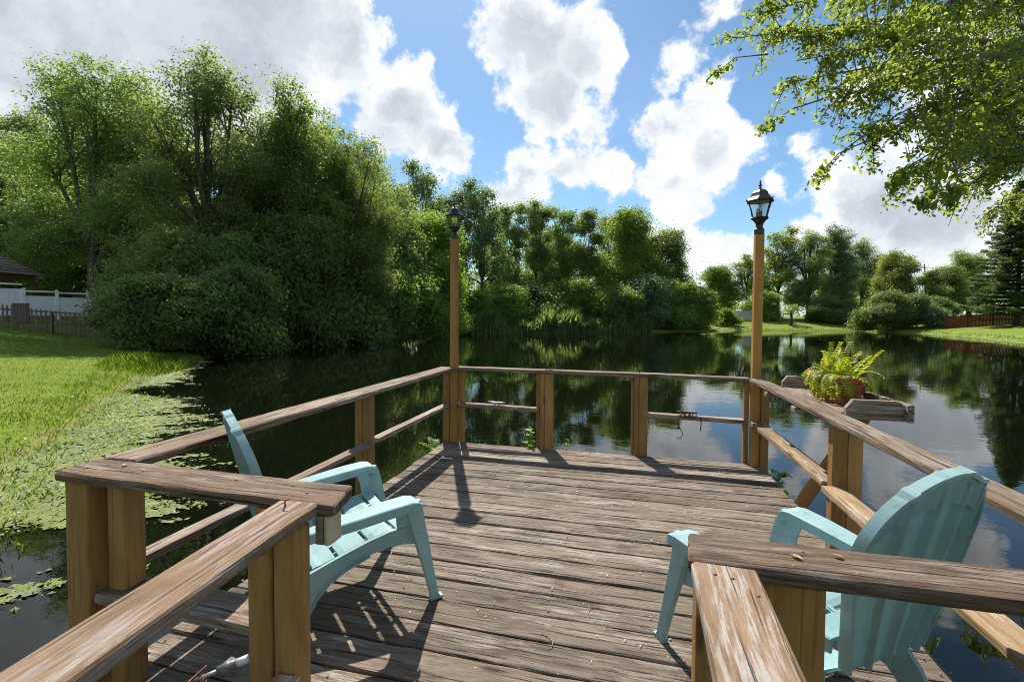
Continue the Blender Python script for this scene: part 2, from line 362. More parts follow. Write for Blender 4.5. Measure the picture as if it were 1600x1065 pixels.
class MB:
    def __init__(s): s.v = []; s.f = []
    def add(s, verts, faces):
        o = len(s.v); s.v += [tuple(x) for x in verts]; s.f += [tuple(i+o for i in q) for q in faces]; return s
    def box(s, lo, hi, M_=None):
        v = [Vector((x, y, z)) for z in (lo[2], hi[2]) for y in (lo[1], hi[1]) for x in (lo[0], hi[0])]
        if M_ is not None: v = [M_ @ p for p in v]
        return s.add(v, [(0, 2, 3, 1), (4, 5, 7, 6), (0, 1, 5, 4), (1, 3, 7, 5), (3, 2, 6, 7), (2, 0, 4, 6)])
    def tube(s, pts, rad, n=6, cap=True):
        pts = [Vector(p) for p in pts]; rad = rad if isinstance(rad, (list, tuple)) else [rad]*len(pts)
        rings = []; up = Vector((0, 0, 1))
        for i, p in enumerate(pts):
            d = (pts[min(i+1, len(pts)-1)] - pts[max(i-1, 0)]).normalized()
            a = d.cross(up if abs(d.z) < .95 else Vector((1, 0, 0))).normalized(); b = d.cross(a)
            rings.append([p + (a*math.cos(2*math.pi*k/n) + b*math.sin(2*math.pi*k/n))*rad[i] for k in range(n)])
        v = [q for g in rings for q in g]; fc = []
        for i in range(len(pts)-1):
            for k in range(n): fc.append((i*n+k, i*n+(k+1) % n, (i+1)*n+(k+1) % n, (i+1)*n+k))
        if cap: fc.append(tuple(range(n))[::-1]); fc.append(tuple((len(pts)-1)*n+k for k in range(n)))
        return s.add(v, fc)
    def lathe(s, prof, n=16, M_=None, rot=0.0):
        v = []; fc = []
        for (rr, z) in prof:
            for k in range(n):
                a = 2*math.pi*k/n + rot; p = Vector((rr*math.cos(a), rr*math.sin(a), z)); v.append(M_ @ p if M_ is not None else p)
        m = len(prof)
        for i in range(m-1):
            for k in range(n): fc.append((i*n+k, i*n+(k+1) % n, (i+1)*n+(k+1) % n, (i+1)*n+k))
        fc.append(tuple(range(n))[::-1]); fc.append(tuple((m-1)*n+k for k in range(n)))
        return s.add(v, fc)
    def mesh(s, name, smooth=False): return mesh(name, s.v, s.f, smooth)

def plank_mesh(L, w, t, rr=.008, seg=1, jit=0.0, seed=0, ends=(0, 0), taper=None, bow=0.0):
    """a board along local X (centred in y, z), rounded long edges, slightly uneven when jit > 0"""
    rg = random.Random(seed); rr = min(rr, w*.45, t*.45)
    sec = []
    for (cy, cz, a0) in ((w/2-rr, t/2-rr, 0), (-w/2+rr, t/2-rr, 90), (-w/2+rr, -t/2+rr, 180), (w/2-rr, -t/2+rr, 270)):
        for k in range(3): a = R(a0+45*k); sec.append((cy+rr*math.cos(a), cz+rr*math.sin(a)))
    n = len(sec); xs = [0.0, min(rr*.6, L*.02)] + [L*k/seg for k in range(1, seg)] + [L-min(rr*.6, L*.02), L]
    v = []; fc = []; ph = [rg.uniform(0, 6.28) for _ in range(4)]
    for i, x in enumerate(xs):
        e = .0 if 0 < i < len(xs)-1 else 1.0
        for (y, z) in sec:
            yy = y*(1-e*rr*.6/(w/2)); zz = z*(1-e*rr*.6/(t/2))
            if jit: yy += rg.uniform(-jit, jit)*(1 if abs(y) > w*.3 else .3); zz += rg.uniform(-jit, jit)*.6 + bow*math.sin(x*2.1+ph[0])
            xx = x + (ends[0]*y if i < 2 else (ends[1]*y if i >= len(xs)-2 else 0))
            v.append((xx, yy, zz))
    for i in range(len(xs)-1):
        for k in range(n): fc.append((i*n+k, (i+1)*n+k, (i+1)*n+(k+1) % n, i*n+(k+1) % n))
    fc.append(tuple(range(n))); fc.append(tuple((len(xs)-1)*n+k for k in range(n))[::-1])
    return mesh('board', v, fc)

_seed = [0]
def beam(name, parent, mt, p0, p1, w, t, up=(0, 0, 1), rr=.007, seg=None, jit=0.0, ends=(0, 0), bow=0.0):
    p0, p1 = Vector(p0), Vector(p1); x = (p1-p0); L = x.length; x.normalize(); up = Vector(up)
    y = up.cross(x).normalized(); z = x.cross(y)
    M_ = Matrix((x, y, z)).transposed().to_4x4(); M_.translation = p0
    _seed[0] += 1
    me = plank_mesh(L, w, t, rr, seg or (max(1, int(L/.16)) if jit else 1), jit, _seed[0], ends, bow=bow)
    return link(name, me, parent, M_, mt)

def post(parent, u0, u1, v0, v1, z0, z1, mt='post', name='post', lean=0.0):
    """an upright of rectangular section"""
    w, t = u1-u0, v1-v0
    return beam(name, parent, mt, ((u0+u1)/2, (v0+v1)/2, z0), ((u0+u1)/2+lean, (v0+v1)/2, z1), t, w, up=(1, 0, 0), rr=.009)

# ------------------------------------------------------------------ terrain and water
ZW = -.62
SHORE = [(-4.3, 3.0), (-5.4, 4.5), (-7.1, 6.3), (-8.2, 7.9), (-9.8, 10.5), (-11.3, 12.7), (-13.2, 16.0), (-16.2, 23.0), (-18.2, 27.8), (-17.7, 33.3), (-14.0, 41.8),
         (-10.2, 48.8), (-6.5, 56.5), (2, 62), (9.3, 66.0), (22, 72), (34, 77), (39.8, 85), (52, 87), (64.5, 84.5), (64.9, 72.7), (57.5, 56.5), (49.9, 44.7),
         (42, 32), (31, 19), (19, 10.5), (14.5, 4), (9, -3.5), (2.5, -6.5), (-2.5, -4.5), (-3.8, -1.0)]
SH = np.array(SHORE)
def sdist(x, y):
    """signed distance to the pond's edge, positive on land (lat/depth frame)"""
    x = np.asarray(x, float); y = np.asarray(y, float); best = np.full(x.shape, 1e9); ins = np.zeros(x.shape, bool)
    n = len(SH)
    for i in range(n):
        a, b = SH[i], SH[(i+1) % n]; ab = b-a; L2 = (ab**2).sum()
        tt = np.clip(((x-a[0])*ab[0] + (y-a[1])*ab[1])/L2, 0, 1)
        best = np.minimum(best, np.hypot(x-a[0]-tt*ab[0], y-a[1]-tt*ab[1]))
        c = ((a[1] > y) != (b[1] > y)) & (x < (b[0]-a[0])*(y-a[1])/(b[1]-a[1]+1e-12) + a[0]); ins ^= c
    return np.where(ins, -best, best)
def nz(x, y, s=1.0):
    return (np.sin(x*1.3*s+1.7)*np.cos(y*1.1*s+.3) + .5*np.sin(x*2.9*s-y*2.3*s+.9) + .25*np.sin(x*6.1*s+y*5.3*s))*.57
def ground_z(x, y):
    s = sdist(x, y) + .35*nz(x, y, .9)
    slope = .135
    up = ZW + .02 + .16*np.clip(s/.5, 0, 1) + slope*np.clip(s, 0, None)
    up = np.where(up > 1.3, 1.3 + (1-np.exp(-(up-1.3)/1.0))*.9, up) + .03*nz(x, y, .5)*np.clip(s, 0, 1)
    return np.where(s > 0, up, ZW + .02 + .5*np.clip(s, -2.5, 0))

def build_ground():
    def axis(lo, hi, step, far):
        a = list(np.arange(lo, hi, step)); e = step; x = hi
        while x < far: a.append(x); e *= 1.35; x += e
        e = step; x = lo-step
        while x > -far: a.insert(0, x); e *= 1.35; x -= e
        return np.array(a)
    xs = axis(-24, 12, .35, 900); xs = np.unique(np.concatenate([xs, np.arange(12, 76, .9)])); ys = axis(-8, 30, .35, 900); ys = np.unique(np.concatenate([ys, np.arange(30, 100, .9)]))
    X, Y = np.meshgrid(xs, ys); Z = ground_z(X, Y)
    V = np.stack([X*CT + Y*ST, -X*ST + Y*CT, Z], -1).reshape(-1, 3)
    nx, ny = len(xs), len(ys); i = np.arange(nx-1)[None, :] + np.arange(ny-1)[:, None]*nx
    F = np.stack([i, i+1, i+1+nx, i+nx], -1).reshape(-1, 4)
    tag(link('ground', np_mesh('ground', V, F, True), None, None, 'lawn'), kind='structure')
    pts = [C(-26, -10, ZW), C(80, -10, ZW), C(80, 95, ZW), C(-26, 95, ZW)]
    tag(link('pond_water', mesh('pond_water', pts, [(0, 1, 2, 3)]), None, None, 'water'), kind='structure')
build_ground()
def gz(lat, dep): return float(ground_z(np.array([lat]), np.array([dep]))[0])

# ------------------------------------------------------------------ foliage
RNG = np.random.default_rng(11)
def unit(n, rg): v = rg.normal(size=(n, 3)); return v/np.linalg.norm(v, axis=1, keepdims=True)
def leaf_quads(P, N, size, rg, aspect=.5, droop=0.0, fold=False):
    n = len(P); a = unit(n, rg); a[:, 2] -= droop
    a -= (a*N).sum(1, keepdims=True)*N; a /= np.linalg.norm(a, axis=1, keepdims=True)+1e-9; b = np.cross(N, a)
    L = (size*rg.uniform(.65, 1.3, n))[:, None]*.5; w = L*aspect
    if not fold:
        V = np.stack([P-a*L, P+b*w-a*L*.1, P+a*L, P-b*w-a*L*.1], 1).reshape(-1, 3)
        return V, np.arange(4*n).reshape(-1, 4)
    dn = -N*w*.35
    V = np.stack([P-a*L, P-a*L*.35+b*w+dn*-1, P+a*L*.35+b*w*.85-dn, P+a*L, P+a*L*.35-b*w*.85-dn, P-a*L*.35-b*w-dn], 1).reshape(-1, 3)
    i = np.arange(n)[:, None]*6
    F = np.concatenate([i+np.array([[0, 1, 2, 3]]), i+np.array([[0, 3, 4, 5]])], 0)
    return V, F

def crown(name, lobes, ntw, per, leaf, seed, spread=.34, shell=.45, upb=.5, aspect=.55, droop=0.0, flat=1.0):
    """lobes: (x,y,z,rx,ry,rz). Twig clusters in the lobes' outer layers, leaves round each twig. Returns mesh and twig points by lobe."""
    rg = np.random.default_rng(seed); lob = np.array(lobes); vol = (lob[:, 3]*lob[:, 4]*lob[:, 5])**(2/3); pr = vol/vol.sum()
    which = rg.choice(len(lob), ntw, p=pr); d = unit(ntw, rg); rad = (shell + (1-shell)*rg.uniform(0, 1, ntw)**.6)*rg.uniform(.75, 1.12, ntw)
    T = lob[which, :3] + d*rad[:, None]*lob[which, 3:]
    T = T[T[:, 2] > .1]; which = which[:len(T)]
    k = rg.poisson(per, len(T)).clip(3); idx = np.repeat(np.arange(len(T)), k); n = len(idx)
    sp = spread*rg.uniform(.55, 1.35, len(T))
    off = rg.normal(size=(n, 3))*sp[idx][:, None]; off[:, 2] *= .62*flat
    P = T[idx] + off; P[:, 2] = np.maximum(P[:, 2], .05)
    cen = lob[:, :3].mean(0); out = P-cen; out /= np.linalg.norm(out, axis=1, keepdims=True)+1e-9
    tw = off/(np.linalg.norm(off, axis=1, keepdims=True)+1e-9); N = .75*unit(n, rg) + .30*out + .65*tw; N[:, 2] += upb; N /= np.linalg.norm(N, axis=1, keepdims=True)
    V, F = leaf_quads(P, N, leaf, rg, aspect, droop)
    return np_mesh(name, V, F), T

def limbs(name, base_r, fork, lobes, T, seed, sub=5, lean=(0, 0), n=7, extra=()):
    """trunk from the origin to a fork, limbs bending out to the lobes, branches to some of the twig clusters"""
    rg = random.Random(seed); mb = MB(); fk = Vector((lean[0], lean[1], fork))
    tr = [Vector((0, 0, -.4)), Vector((lean[0]*.15+rg.uniform(-.1, .1), lean[1]*.15, fork*.33)), Vector((lean[0]*.55+rg.uniform(-.12, .12), lean[1]*.55, fork*.68)), fk]
    mb.tube(tr, [base_r*1.25, base_r, base_r*.85, base_r*.75], n+2)
    for L in lobes:
        c = Vector(L[:3]); st = fk if rg.random() < .6 else tr[2]
        if c.z < st.z: st = tr[1] if c.z < tr[2].z else tr[2]
        mid = st.lerp(c, .5) + Vector((rg.uniform(-.3, .3), rg.uniform(-.3, .3), rg.uniform(.0, .5)))
        path = [st, st.lerp(mid, .6)+Vector((rg.uniform(-.15, .15), rg.uniform(-.15, .15), .1)), mid, c]
        rr = base_r*(.30+.12*rg.random()); mb.tube(path, [rr*1.2, rr, rr*.8, rr*.45], n-1, False)
        cand = [t for t in T if abs(t[0]-c.x) < L[3]*1.1 and abs(t[1]-c.y) < L[4]*1.1 and abs(t[2]-c.z) < L[5]*1.1]
        rg.shuffle(cand)
        for t in cand[:sub]:
            t = Vector(t); s0 = mid.lerp(c, rg.uniform(.1, 1)); md = s0.lerp(t, .5)+Vector((rg.uniform(-.2, .2), rg.uniform(-.2, .2), rg.uniform(0, .25)))
            mb.tube([s0, md, t], [rr*.34, rr*.22, rr*.07], 4, False)
    return mb.mesh(name, True)

def rlobes(seed, n, W_, z0, z1, r0, r1, squash=.8, top=1.0):
    """n lobes strewn through a crown of radius W_ between z0 and z1, smaller towards the top"""
    rg = random.Random(seed); out = []
    for i in range(n):
        h = (i+.5)/n; z = z0+(z1-z0)*h; wr = W_*(1-top*.62*max(0, h-.35)/.65)*(.75+.25*min(1, h/.25))
        a = i*2.4+rg.uniform(-.5, .5); d = wr*rg.uniform(.25, .95)
        rr = rg.uniform(r0, r1)*(1-.25*h); out.append((d*math.cos(a), d*math.sin(a), z, rr, rr, rr*squash))
    return out

VAR = {}
def variant(key, lobes, ntw, per, leaf, seed, trunk, fork, sub=6, lean=(0, 0), **kw):
    c, T = crown(key, lobes, ntw, per, leaf, seed, **kw); VAR[key] = (c, limbs(key+'_wood', trunk, fork, lobes, T, seed, sub, lean))
# big oaks of the near left bank (unit: metres, as they stand)
variant('oak_a', [(-3.2, .3, 5.2, 2.2, 2.0, 1.3), (-2.4, -1.0, 8.0, 2.0, 1.8, 1.6), (-3.4, .4, 10.2, 1.3, 1.2, 1.7), (-1.2, 0.6, 10.6, 1.3, 1.3, 1.9), (0.6, -.6, 9.4, 1.9, 1.8, 1.8), (2.4, .5, 8.0, 2.0, 2.0, 1.6),
                  (.2, -1.2, 6.2, 2.2, 1.6, 1.5), (3.4, -.4, 5.4, 1.9, 1.9, 1.4), (-4.6, -.5, 7.0, 1.5, 1.4, 1.2), (1.5, .4, 11.2, 1.1, 1.1, 1.5), (-4.4, .2, 3.4, 1.8, 1.6, .8), (1.2, 0, 3.8, 1.6, 1.5, 1.2), (-2.2, .6, 4.4, 1.8, 1.6, 1.2), (3.0, .4, 3.4, 1.7, 1.5, 1.0), (-.8, -.6, 8.2, 1.7, 1.6, 1.5)],
        1750, 42, .150, 21, .34, 3.4, 9, spread=.30, shell=.30, aspect=.5)
variant('oak_b', rlobes(5, 17, 4.0, 2.2, 12.2, 1.5, 2.3) + [(0, 0, 12.6, 1.3, 1.3, 1.2)], 1500, 46, .16, 22, .36, 4.2, 7, spread=.36, shell=.35)
variant('oak_c', rlobes(9, 16, 3.8, 2.0, 11.0, 1.4, 2.4) + [(-1.4, 0, 11.6, 1.1, 1.1, 1.2), (1.6, .2, 10.9, 1.0, 1.0, 1.3)], 1400, 46, .16, 23, .34, 3.6, 7, spread=.36, shell=.35)
variant('round_a', rlobes(31, 22, 3.6, 1.4, 9.3, .8, 1.9), 1200, 38, .21, 24, .24, 3.0, 6, spread=.42, shell=.35)
variant('slim_a', rlobes(41, 20, 2.4, 2.2, 13.4, .6, 1.35, top=.6), 820, 30, .24, 25, .17, 7.0, 6, spread=.46, shell=.3)
variant('slim_b', rlobes(47, 19, 2.5, 2.8, 13.0, .6, 1.25, top=.45), 740, 30, .24, 26, .16, 8.0, 6, spread=.46, shell=.3)
variant('airy', rlobes(53, 15, 3.4, 3.0, 11.5, .9, 1.6), 420, 30, .24, 27, .18, 4.5, 9, spread=.36, shell=.3)
variant('shrub_a', rlobes(61, 11, 2.0, .5, 3.2, .8, 1.4, squash=.75), 620, 38, .15, 28, .07, .7, 8, spread=.24, shell=.4)
variant('shrub_b', rlobes(67, 10, 1.9, .4, 2.5, .7, 1.3, squash=.8), 560, 38, .17, 29, .06, .6, 8, spread=.26, shell=.4, droop=.5)
variant('big_shrub', rlobes(71, 16, 4.2, .8, 5.2, 1.3, 2.1, squash=.8), 1050, 40, .25, 30, .12, 1.0, 8, spread=.42, shell=.4)

def plant(name, label, cat, var, px, dep, mt, s=1.0, sz=None, rz=0.0, group=None, bark='bark', dz=0.0):
    p = at(px, dep); lat = (px-800)/717.5*dep
    z = max(gz(lat, dep), ZW-.15) + dz
    t = thing(name, label, cat, (p.x, p.y, z), rz-TF, group); c, w = VAR[var]
    Ms = Matrix.Diagonal((s, s, sz or s, 1))
    for nm, me, mm in (('crown', c, mt), ('trunk', w, bark)):
        o = link(nm, me, t, Ms, None, True)
        if not me.materials: me.materials.append(MAT[mm])
        o.material_slots[0].link = 'OBJECT'; o.material_slots[0].material = MAT[mm]
        if nm == 'trunk' and 'shrub' in var: o.name = 'stem'
    return t

def build_trees():
    # the big trees on the left bank
    plant('oak_tree', 'broad airy oak with upright sprays rising behind the picket fence', 'tree', 'oak_a', 150, 35.0, 'leaf_dark', 1.50, 1.50, 2.9)
    plant('oak_tree', 'tallest dark dense oak above the left bank with a ragged leafy peak', 'tree', 'oak_b', 330, 32.5, 'leaf_dark', 1.26, 1.46, .4)
    plant('oak_tree', 'wide dark oak leaning over the water right of the tallest oak', 'tree', 'oak_c', 455, 37.0, 'leaf_mid', 1.34, 1.56, 2.0)
    plant('oak_tree', 'dark oak with thin open top closing the big left group', 'tree', 'oak_a', 535, 41.0, 'leaf_mid', 1.16, 1.44, 2.6)
    plant('oak_tree', 'shadowed oak half hidden behind the two largest left bank oaks', 'tree', 'oak_c', 395, 39.0, 'leaf_dark', 1.2, 1.28, 4.0)
    plant('oak_tree', 'leafy oak filling the gap between the airy oak and the tallest oak', 'tree', 'oak_c', 245, 37.5, 'leaf_dark', 1.22, 1.42, 1.4)
    plant('oak_tree', 'leafy oak standing behind the wide oak that leans over the water', 'tree', 'oak_b', 495, 42.0, 'leaf_mid', 1.30, 1.40, 2.2)
    plant('oak_tree', 'short bushy oak directly behind the picket fence and its gate', 'tree', 'oak_c', 105, 41.0, 'leaf_mid', 1.25, .98, 5.0)
    plant('oak_tree', 'dense oak behind the soft light green rounded tree', 'tree', 'oak_c', 575, 49.0, 'leaf_dark', 1.34, 1.48, .9)
    plant('oak_tree', 'tall background oak showing through the airy oak by the picket fence', 'tree', 'oak_b', 62, 49.0, 'leaf_mid', 1.40, 1.55, 3.7)
    plant('oak_tree', 'tall background oak seen between the airy oak and the tallest oak', 'tree', 'oak_c', 190, 47.0, 'leaf_dark', 1.40, 1.62, .3)
    plant('oak_tree', 'low spreading oak behind the white vinyl fence at the left edge', 'tree', 'oak_b', -20, 40.0, 'leaf_dark', 1.15, 1.0, 1.1)
    plant('oak_tree', 'distant round oak behind the fences left of the airy oak', 'tree', 'oak_c', 85, 46.0, 'leaf_mid', 1.0, .85, 3.0)
    plant('oak_tree', 'dim oak seen through the airy oak behind the left fences', 'tree', 'oak_b', 215, 44.0, 'leaf_dark', 1.0, .92, 5.2)
    plant('round_tree', 'soft light green rounded tree at the water just left of the left lamp post', 'tree', 'round_a', 610, 48.0, 'leaf_mid', 1.34, 1.56, .5)
    plant('round_tree', 'yellow-green rounded tree directly behind the left lantern', 'tree', 'round_a', 672, 54.0, 'leaf_bright', 1.2, 1.43, 2.5)
    plant('round_tree', 'tall grey-green tree rising behind the left lantern', 'tree', 'airy', 662, 64.0, 'leaf_blue', 1.46, 1.86, 1.5)
    plant('round_tree', 'feathery grey-green tree just right of the left lantern', 'tree', 'airy', 752, 69.0, 'leaf_blue', 1.48, 1.80, .8)
    # the row across the pond
    row = [(712, 60, 'slim_a', 'leaf_blue', 1.10, 1.22, 'slender grey-green tree seen between the left lamp post and the feathery tree'),
           (797, 65, 'slim_b', 'leaf_mid', 1.15, 1.22, 'first slim tree right of the feathery grey-green tree across the pond'),
           (838, 66, 'slim_a', 'leaf_mid', 1.10, 1.24, 'slim tree with a pointed top, second in the row across the pond'),
           (876, 68, 'slim_b', 'leaf_mid', 1.15, 1.24, 'middle slim tree of the row above the tallest reeds'),
           (918, 69, 'slim_a', 'leaf_mid', 1.12, 1.20, 'slim tree just left of the broad bright tree across the pond'),
           (985, 71, 'round_a', 'leaf_bright', 1.55, 1.75, 'broad bright green tree with domed top at the right part of the row'),
           (1036, 73, 'round_a', 'leaf_mid', 1.25, 1.50, 'dark rounded tree closing the right end of the row across the pond'),
           (950, 78, 'slim_b', 'leaf_dark', 1.25, 1.30, 'shaded slim tree behind the bright domed tree'),
           (770, 76, 'slim_a', 'leaf_dark', 1.25, 1.25, 'shaded slim tree behind the feathery tree'),
           (858, 80, 'round_a', 'leaf_dark', 1.5, 1.55, 'dark tree filling the gap behind the slim trees'),
           (690, 70, 'round_a', 'leaf_dark', 1.45, 1.75, 'dark tree filling the gap behind the left lamp post')]
    for k, (px, dp, v, mt, s, sz, lb) in enumerate(row):
        plant('slim_tree' if 'slim' in v else 'round_tree', lb, 'tree', v, px, dp*1.22, mt, s*1.2, sz*1.2, k*1.3)
    # shrubs along the left and far shore
    sh = [(288, 27.8, 'big_shrub', 'leaf_mid', .85, 1.15, 'tall leafy undergrowth behind the lawn edge left of the tallest oak'),
          (352, 30.0, 'big_shrub', 'leaf_mid', .80, 1.20, 'tall leafy undergrowth at the foot of the tallest oak'),
          (405, 33.8, 'big_shrub', 'leaf_mid', .80, 1.25, 'rounded undergrowth below the wide oak behind the drooping shrub'),
          (452, 34.8, 'shrub_a', 'leaf_mid', 1.95, 2.9, 'tall leafy shrub at the water in front of the wide oak trunk'),
          (508, 38.2, 'shrub_b', 'leaf_mid', 2.05, 3.1, 'tall drooping shrub at the water left of the duck'),
          (560, 41.8, 'shrub_a', 'leaf_mid', 2.0, 2.8, 'tall dark shrub at the water above the duck'),
          (224, 23.2, 'shrub_a', 'leaf_dark', .95, 1.10, 'low dark shrub by the end of the picket fence'),
          (256, 23.6, 'shrub_a', 'leaf_mid', 1.2, 1.15, 'leafy shrub hanging over the lawn edge beside the tall grass'),
          (318, 25.6, 'shrub_b', 'leaf_mid', 1.45, 1.55, 'dark shrub overhanging the water at the foot of the tallest oak'),
          (372, 26.8, 'shrub_a', 'leaf_mid', 1.2, 1.55, 'leafy shrub below the fork of the tallest oak'),
          (425, 33.2, 'shrub_b', 'leaf_mid', 1.85, 2.4, 'drooping dark shrub at the water below the wide oak'),
          (478, 36.6, 'shrub_a', 'leaf_mid', 1.9, 2.4, 'shaded shrub with bare stems at the waterline behind the duck'),
          (532, 39.6, 'shrub_b', 'leaf_mid', 2.0, 2.6, 'mid green shrub left of the duck'),
          (585, 43.6, 'shrub_a', 'leaf_bright', 2.0, 2.5, 'mid green shrub on the shore right of the duck'),
          (635, 47.6, 'shrub_b', 'leaf_bright', 2.1, 2.5, 'bushy shrub below the soft rounded tree'),
          (682, 53.2, 'shrub_a', 'leaf_bright', 1.8, 2.0, 'bushy shrub on the shore just left of the left lamp post'),
          (742, 60.0, 'shrub_b', 'leaf_bright', 1.8, 1.7, 'dense shrub on the shore just right of the left lamp post'),
          (790, 65.0, 'shrub_a', 'leaf_bright', 2.0, 1.8, 'shrub under the first slim tree behind the reeds'),
          (840, 69.0, 'shrub_b', 'leaf_mid', 2.2, 2.2, 'shrub under the pointed slim tree behind the reeds'),
          (900, 72.0, 'shrub_a', 'leaf_bright', 2.2, 2.2, 'shrub behind the tallest reeds'),
          (958, 73.5, 'shrub_b', 'leaf_mid', 2.3, 2.3, 'shrub below the bright domed tree'),
          (1012, 75.0, 'shrub_a', 'leaf_blue', 2.2, 2.5, 'grey-green shrub right of the reeds'),
          (1060, 77.5, 'shrub_b', 'leaf_bright', 2.3, 2.5, 'rounded shrub near the right end of the far bank'),
          (1092, 79.0, 'shrub_a', 'leaf_bright', 1.9, 2.0, 'bright yellow-green shrub at the corner of the far bank by the pale wall'),
          (1046, 82.0, 'big_shrub', 'leaf_mid', 1.1, 1.3, 'tall shrub mass behind the right end of the far bank')]
    for k, (px, dp, v, mt, s, sz, lb) in enumerate(sh):
        plant('shrub', lb, 'shrub', v, px, dp, mt, s, sz, k*2.1)
    # right hand bank
    rt = [('light_tree', 1122, 112, 'round_a', 'leaf_bright', 1.65, 1.25, 'light green tree behind the pale wall'),
          ('light_tree', 1166, 110, 'airy', 'leaf_yellow', 1.6, 1.25, 'thin yellowish tree left of the right lamp post'),
          ('light_tree', 1215, 106, 'airy', 'leaf_yellow', 1.9, 1.75, 'yellowish open tree just right of the right lamp post'),
          ('shade_tree', 1262, 100, 'oak_b', 'leaf_mid', 1.35, 1.42, 'large green tree right of the right lamp post'),
          ('shade_tree', 1304, 102, 'oak_c', 'leaf_blue', 1.40, 1.62, 'tallest dark shade tree on the right bank'),
          ('shade_tree', 1345, 108, 'oak_b', 'leaf_dark', 1.30, 1.35, 'dark tree behind the tallest shade tree'),
          ('light_tree', 1396, 96, 'round_a', 'leaf_yellow', 1.35, 1.42, 'pale yellowish tree above the big waterside bush'),
          ('light_tree', 1512, 96, 'oak_c', 'leaf_bright', 1.30, 1.12, 'bright green tree behind the red fence'),
          ('shade_tree', 1470, 92, 'round_a', 'leaf_mid', 1.35, 1.05, 'round green tree between the utility pole and the bright tree'),
          ('shade_tree', 1375, 120, 'oak_b', 'leaf_mid', 1.4, 1.15, 'distant tree behind the pale yellowish tree')]
    for k, (nm, px, dp, v, mt, s, sz, lb) in enumerate(rt):
        plant(nm, lb, 'tree', v, px, dp, mt, s, sz, k*1.7)
    rs = [(1386, 80, 'big_shrub', 'leaf_mid', 1.1, 1.15, 'big rounded bush at the water on the right bank'),
          (1426, 79, 'big_shrub', 'leaf_blue', .95, 1.0, 'grey-green bush beside the big waterside bush'),
          (1466, 80, 'big_shrub', 'leaf_mid', .62, .8, 'green bush touching the end of the red fence'),
          (1320, 93, 'big_shrub', 'leaf_dark', .9, .8, 'dark bush under the tallest shade tree'),
          (1285, 95, 'big_shrub', 'leaf_dark', .9, .8, 'shaded bush under the large green tree'),
          (1192, 100, 'shrub_a', 'leaf_bright', 1.8, 1.8, 'small bright bush beside the right lamp post'),
          (1135, 90, 'shrub_b', 'leaf_bright', 1.2, 1.1, 'small bright bush on the grass in front of the pale wall')]
    for k, (px, dp, v, mt, s, sz, lb) in enumerate(rs):
        plant('bush', lb, 'bush', v, px, dp, mt, s, sz, k*2.3)
build_trees()

def far_wood():
    """the closed wood beyond everything"""
    rg = np.random.default_rng(5); n = 30000; px = rg.uniform(-1200, 2500, n); dep = 135 + rg.uniform(0, 22, n); lat = (px-800)/717.5*dep
    top = 10.5 + 2.2*np.sin(px*.021) + 1.4*np.sin(px*.057+1) + .9*np.sin(px*.13); top = np.where((px > 1060) & (px < 1180), top*.65, top)
    z = 1.2 + rg.uniform(0, 1, n)**.8*top
    P = np.stack([lat*CT+dep*ST, -lat*ST+dep*CT, z], 1); P += rg.normal(size=P.shape)*.5
    N = unit(n, rg); N[:, 2] += .5; N /= np.linalg.norm(N, axis=1, keepdims=True)
    V, F = leaf_quads(P, N, 1.1, rg, .7)
    o = link('distant_wood', np_mesh('distant_wood', V, F), None, None, 'leaf_mid'); tag(o, 'distant wood closing the view behind the trees', 'wood', kind='stuff')
far_wood()

def build_palm():
    p = at(1236, 92); lat = (1236-800)/717.5*92; t = thing('palm', 'drooping fan palm below the large green tree on the right bank', 'palm tree', (p.x, p.y, gz(lat, 92)), .3)
    mb = MB(); mb.tube([(0, 0, -.3), (.05, 0, 1.2), (0, .05, 2.6)], [.28, .24, .2], 8); link('trunk', mb.mesh('palm_trunk', True), t, Matrix(), 'bark', True)
    rg = random.Random(4)
    for k in range(34):
        a = k*2.4; el = rg.uniform(-.5, 1.1); L = rg.uniform(1.6, 2.3); mb = MB(); d = Vector((math.cos(a)*math.cos(el), math.sin(a)*math.cos(el), math.sin(el))); s = Vector((-math.sin(a), math.cos(a), 0)); b0 = Vector((0, 0, 2.5+.3*rg.random()))
        hub = b0+d*L*.5; mb.tube([b0, hub], .025, 4, False)
        for j in range(9):
            w = (j-4)/4*1.3; dd = (d*math.cos(w)+s*math.sin(w)).normalized(); e = hub+dd*L*.55+Vector((0, 0, -.5*L*.5)); m_ = hub+dd*L*.32; sd = dd.cross(Vector((0, 0, 1)))*.07
            mb.add([hub, m_+sd, e, m_-sd], [(0, 1, 2, 3)])
        link('frond', mb.mesh('palm_frond'), t, Matrix(), 'leaf_mid', True)
build_palm()

